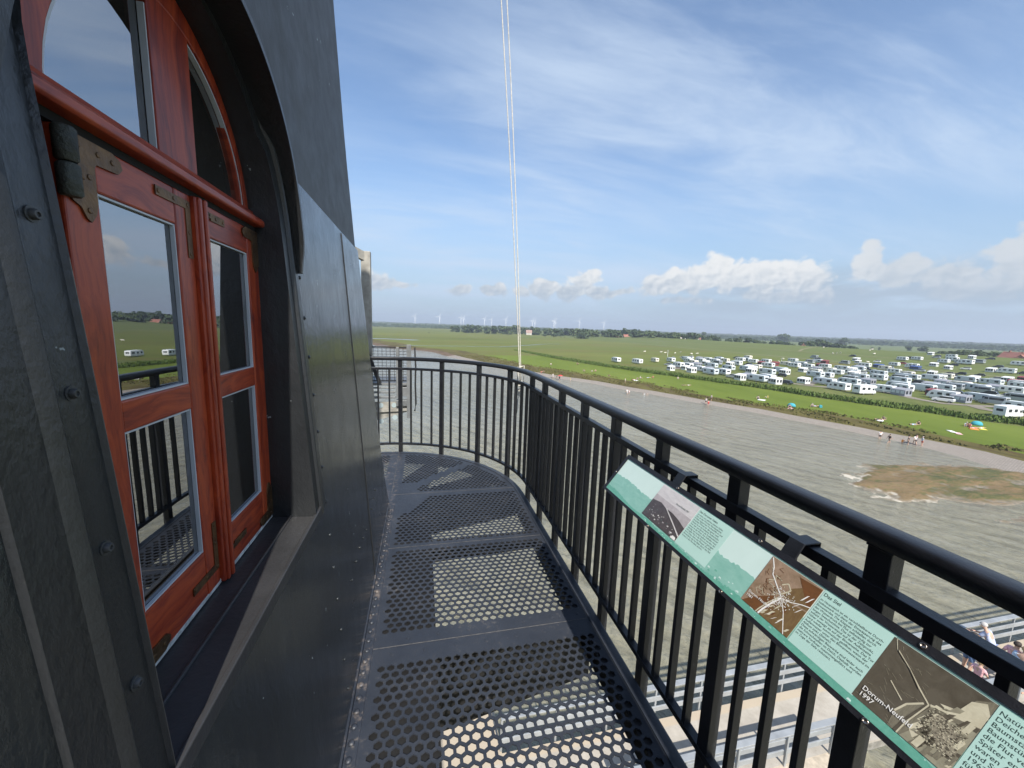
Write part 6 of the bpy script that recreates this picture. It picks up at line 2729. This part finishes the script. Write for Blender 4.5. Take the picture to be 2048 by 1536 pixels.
G1, G2 = 'people by the water', 'people resting on the lawn'
for a in [  # kind, px, py, heading, label, shirt, shorts, hair, scale
    ('stand', 1759, 880, 2.4, 'person in white shirt and black shorts wading alone at the stone bank', 'white', 'black', 'dark', 1, G1),
    ('walk', 1777, 889, 1.2, 'person in black clothes wading, right of the one in white shirt', 'black', 'black', 'dark', 1.05, G1),
    ('bend', 1804, 887, 1.9, 'child in orange bending over the shallow water', 'orange', 'orange', 'blond', .72, G1),
    ('stand', 1816, 886, .6, 'person in dark clothes standing between the orange child and the white shirts', 'black', 'black', 'dark', 1.05, G1),
    ('walk', 1829, 889, 2.6, 'person in white shirt and black shorts at the front of the wading group', 'white', 'black', 'dark', 1, G1),
    ('stand', 1832, 885, 3.4, 'dark-haired person in dark top behind the front white shirt', 'navy', 'grey', 'dark', 1.05, G1),
    ('stand', 1843, 892, 1.0, 'person in pale blue top and red shorts, rightmost of the wading group', 'pale_blue', 'red', 'grey', .98, G1),
    ('stand', 1412, 803, 2.0, 'person in white shirt, left one of the trio at the stone bank', 'white', 'black', 'dark', 1, G1),
    ('bend', 1417, 805, 2.4, 'person in red shirt, middle one of the trio at the stone bank', 'red', 'red', 'dark', .95, G1),
    ('stand', 1422, 802, 1.4, 'person in white top, right one of the trio at the stone bank', 'white', 'black', 'dark', 1, G1),
    ('walk', 1254, 790, 2.5, 'dark-haired person in white standing in the water below the small standing figure', 'white', 'white', 'dark', 1, G1),
    ('bend', 1258, 788, 2.5, 'child in white beside the dark-haired wader', 'white', 'pink', 'blond', .7, G1),
    ('lie', 1292, 783, 1.2, 'person in white and dark trunks lying at the water edge', 'white', 'black', 'dark', 1, G1),
    ('stand', 1250, 767, 1.0, 'person all in white standing alone on the dry grass strip', 'white', 'white', 'blond', 1, G2),
    ('sit', 1218, 753, 2.0, 'person in dark clothes sitting on the lawn near its left end', 'black', 'black', 'dark', 1, G2),
    ('lie', 1268, 760, 1.4, 'person in pink lying beside two seated people on the lawn', 'pink', 'white', 'dark', 1, G2),
    ('sit', 1275, 759, 2.0, 'person in grey seated next to the one lying in pink', 'grey', 'black', 'dark', 1, G2),
    ('sit', 1281, 757, 1.6, 'person in white seated next to the one in grey', 'white', 'navy', 'grey', 1, G2),
    ('lie', 1297, 756, 1.3, 'person in pale blue lying on the lawn', 'pale_blue', 'blue', 'dark', 1, G2),
    ('sit', 1306, 756, 2.3, 'person in red seated beside the one lying in pale blue', 'red', 'white', 'blond', 1, G2),
    ('sit', 1356, 758, 2.3, 'person in white sitting alone in the middle of the lawn', 'white', 'white', 'blond', 1, G2),
    ('lie', 1368, 771, 1.4, 'person in black lying with a companion on the lawn, below the lone white sitter', 'black', 'black', 'dark', 1, G2),
    ('lie', 1378, 771, 1.7, 'person in white lying with a companion in black on the lawn', 'white', 'grey', 'dark', 1, G2),
    ('sit', 1516, 798, 2.2, 'person in grey sitting on a white blanket', 'grey', 'black', 'dark', 1.1, G2),
    ('sit', 1534, 796, 3.6, 'child in yellow sitting at the edge of a white blanket', 'yellow', 'white', 'blond', .9, G2),
    ('sit', 1579, 815, 2.4, 'person in navy sitting under the left turquoise beach shelter', 'navy', 'pink', 'dark', 1, G2),
    ('sit', 1624, 814, 2.4, 'person with grey hair and grey top sitting right of the turquoise shelter', 'grey', 'black', 'grey', 1.1, G2),
    ('lie', 1632, 813, 1.4, 'person in striped top lying beside the grey-haired sitter', 'striped', 'black', 'dark', 1.1, G2),
    ('lie', 1760, 840, 1.0, 'person in black lying on a pale blanket, lower right lawn', 'black', 'black', 'dark', 1.1, G2),
    ('sit', 1767, 839, 1.6, 'person in dark top sitting beside the one on the pale blanket', 'navy', 'black', 'dark', .95, G2),
    ('lie', 1828, 850, 1.4, 'person in pale blue lying on the lawn above the waders', 'pale_blue', 'blue', 'dark', 1.1, G2),
    ('sit', 1837, 849, 2.0, 'person in black sitting beside the pale blue sunbather', 'black', 'pink', 'dark', 1, G2),
    ('sit', 1932, 853, 2.2, 'person with a pale blue hat-like head scarf left of the right beach shelter', 'pale_blue', 'pink', 'grey', 1.1, G2),
    ('sit', 1938, 854, 1.8, 'person in dark red sitting left of the right beach shelter', 'red', 'navy', 'dark', 1.1, G2),
    ('lie', 1948, 857, 1.4, 'person in pink lying before the right beach shelter', 'pink', 'red', 'dark', 1.1, G2),
    ('lie', 1963, 857, 1.6, 'person in white lying right of the right beach shelter', 'white', 'yellow', 'blond', 1.1, G2),
    ('walk', 1106, 752, 2.0, 'person in white walking at the far bank', 'white', 'white', 'blond', 1, G1),
    ('bend', 1113, 753, 1.5, 'person in black bending at the far bank', 'black', 'black', 'dark', .8, G1),
    ('stand', 1119, 757, 2.0, 'person holding a round red parasol at the far bank', 'black', 'navy', 'dark', 1, G1),
    ('stand', 1141, 758, 2.0, 'small child in yellow at the far bank', 'yellow', 'white', 'blond', .75, G1),
    ('sit', 1083, 746, 2.0, 'person in dark red sitting behind the railing corner', 'red', 'black', 'dark', 1.1, G2),
    ('sit', 1087, 745, 2.6, 'person in black sitting behind the railing corner', 'black', 'black', 'dark', 1.1, G2),
    ('sit', 1168, 743, 2.2, 'person in grey sitting high on the left end of the lawn', 'grey', 'navy', 'dark', 1.1, G2),
    ('sit', 1184, 744, 2.0, 'person in white seated, left one of a pair on the left lawn', 'white', 'black', 'dark', 1, G2),
    ('sit', 1191, 743, 2.4, 'person in pink seated, right one of a pair on the left lawn', 'pink', 'black', 'blond', 1, G2),
    ('sit', 1102, 730, 2.4, 'person in white seated far out on the marsh meadow', 'white', 'black', 'dark', 1.2, G2),
    ('sit', 1155, 729, 2.0, 'person in black seated far out on the marsh meadow', 'black', 'black', 'dark', 1.2, G2),
]:
    kind, x, y, rz, lab, sh, st, hr, k, g = a
    p = gpx(x, y)
    person(kind, p, rz, lab, sh, st, hr, k, g)

# things lying on the lawn
for x, y, c, w, l, rz, lab, cat in ((1523, 800, 'white', 1.6, 2.0, .6, 'white blanket under the seated pair on the lawn', 'blanket'), (1760, 841, 'white', 1.0, 2.0, .5, 'pale blanket under the pair in black', 'blanket'),
                                    (1903, 863, 'white', .8, 1.9, .9, 'white towel lying alone on the lawn, left one of two', 'towel'), (1916, 867, 'pink', .8, 1.9, .7, 'pinkish towel lying alone on the lawn, right one of two', 'towel'),
                                    (1581, 817, 'pink', 1.1, 1.8, .6, 'pink towel in front of the left turquoise shelter', 'towel'), (1947, 858, 'orange', 1.2, 2.0, .6, 'orange towel in front of the right beach shelter', 'towel'),
                                    (1963, 858, 'yellow', 1.0, 1.9, .8, 'cream towel right of the right beach shelter', 'towel'), (1271, 761, 'white', 1.4, 2.0, .6, 'white blanket under the group of three', 'blanket')):
    p = gpx(x, y)
    b = MB()
    n = 6
    for j in range(n + 1):
        for i in range(n + 1):
            b.v.append(((i / n - .5) * l, (j / n - .5) * w, .05 + .03 * mnoise.noise(Vector((i * .7, j * .7, x)))))
    for j in range(n):
        for i in range(n):
            q = j * (n + 1) + i
            b.f.append((q, q + 1, q + n + 2, q + n + 1))
            b.m.append(0)
    o = b.build(cat, CL[c], smooth=True)
    o.location = (p[0], p[1], p[2])
    o.rotation_euler = (0, 0, rz)
    md = o.modifiers.new('thick', 'SOLIDIFY')
    md.thickness = .03
    tag(o, lab, cat, 'towels and blankets on the lawn')
for x, y, rz, lab in ((1583, 813, 2.2, 'turquoise pop-up beach shelter in the middle of the lawn'), (1953, 850, 2.2, 'turquoise beach shelter at the right end of the lawn')):
    p = gpx(x, y)
    b = MB()
    n = 12
    for j in range(7):
        e = pi / 2 * j / 6
        for i in range(n + 1):
            a = pi * i / n
            b.v.append((1.15 * cos(a) * cos(e) ** .8, .85 * sin(a) * cos(e) ** .8 + .1, 1.15 * sin(e) ** .85))
    for j in range(6):
        for i in range(n):
            q = j * (n + 1) + i
            b.f.append((q, q + 1, q + n + 2, q + n + 1))
            b.m.append(0)
    o = b.build('beach_shelter', CL['teal'], smooth=True)
    o.location, o.rotation_euler = p, (0, 0, rz)
    o.scale = (.72,) * 3
    md = o.modifiers.new('thick', 'SOLIDIFY')
    md.thickness = .03
    tag(o, lab, 'beach shelter', 'beach shelters on the lawn')
p = gpx(1641, 815)
b = MB()
b.box((-.5, -.25, .02), (.5, .25, .5))
b.tube([(-.25, 0, .5), (-.2, 0, .68), (.2, 0, .68), (.25, 0, .5)], .025, 6)
o = b.build('beach_bag', CL['teal'], bevel=.08)
o.location, o.rotation_euler = p, (0, 0, .8)
tag(o, 'teal beach bag right of the pair in the middle of the lawn', 'bag')
p = gpx(1119, 757)
b = MB()
for j in range(5):
    e = radians(25 + 65 * j / 4)
    for i in range(12):
        a = 2 * pi * i / 12
        b.v.append((.85 * cos(a) * cos(e) / cos(radians(25)), .85 * sin(a) * cos(e) / cos(radians(25)), 1.75 + .55 * (sin(e) - sin(radians(25)))))
for j in range(4):
    for i in range(12):
        b.f.append((j * 12 + i, j * 12 + (i + 1) % 12, j * 12 + 12 + (i + 1) % 12, j * 12 + 12 + i))
        b.m.append(0)
b.tube([(0, 0, .8), (0, 0, 2.05)], .015, 6)
o = b.build('parasol', CL['red'], smooth=True)
o.location = (p[0] + .2, p[1] - .2, p[2])
tag(o, 'round red parasol held at the far bank', 'parasol')

# people on the pier
G3 = 'people on the landing pier'


def pier_person(kind, hx, hy, rz, lab, sh, st, hr, k=1.0, hz=1.64):
    p = onz(hx, hy, ZP + hz * k)
    return person(kind, (p.x, p.y, ZP), rz, lab, sh, st, hr, k, G3)


pier_person('lean', 1992, 1263, 3.3, 'grey-haired person in blue and white shirt leaning on the pier railing', 'striped', 'white', 'grey', 1.0, 1.56)
pier_person('stand', 1948, 1270, 1.2, 'sunburnt dark-haired person in pale top standing left of the leaning one on the pier', 'white', 'denim', 'dark', 1.0)
pier_person('walk', 2035, 1289, 1.4, 'person in pale pink top and jeans walking on the pier', 'pink', 'denim', 'dark', 1.0)
pier_person('stand', 2052, 1300, 1.7, 'person in pale blue on the pier at the right edge of the photo', 'pale_blue', 'denim', 'blond', 1.0)
pier_person('walk', 1962, 1326, 1.4, 'child in pink on the pier, seen between the rails above the board', 'pink', 'red', 'blond', .75)

# ------------------------------------------------------------------ air
hb = MB()
hb.box((-6400, -6400, ZW - 1.6), (6400, 6400, 112))
haze = hb.build('haze', None)
haze.data.materials.clear()
hm = bpy.data.materials.new('haze')
hm.use_nodes = True
hn = NT(hm.node_tree)
hn.n.remove(hn.n['Principled BSDF'])
pv = hn.new('ShaderNodeVolumePrincipled')
pv.inputs['Color'].default_value = (.80, .88, 1.0, 1)
pv.inputs['Density'].default_value = 2.6e-4
pv.inputs['Anisotropy'].default_value = .2
hn.put(hn.n['Material Output'].inputs['Volume'], pv.outputs[0])
haze.data.materials.append(hm)
haze['kind'] = 'stuff'
haze['label'] = 'thin pale blue summer haze over the coast'
haze['category'] = 'haze'
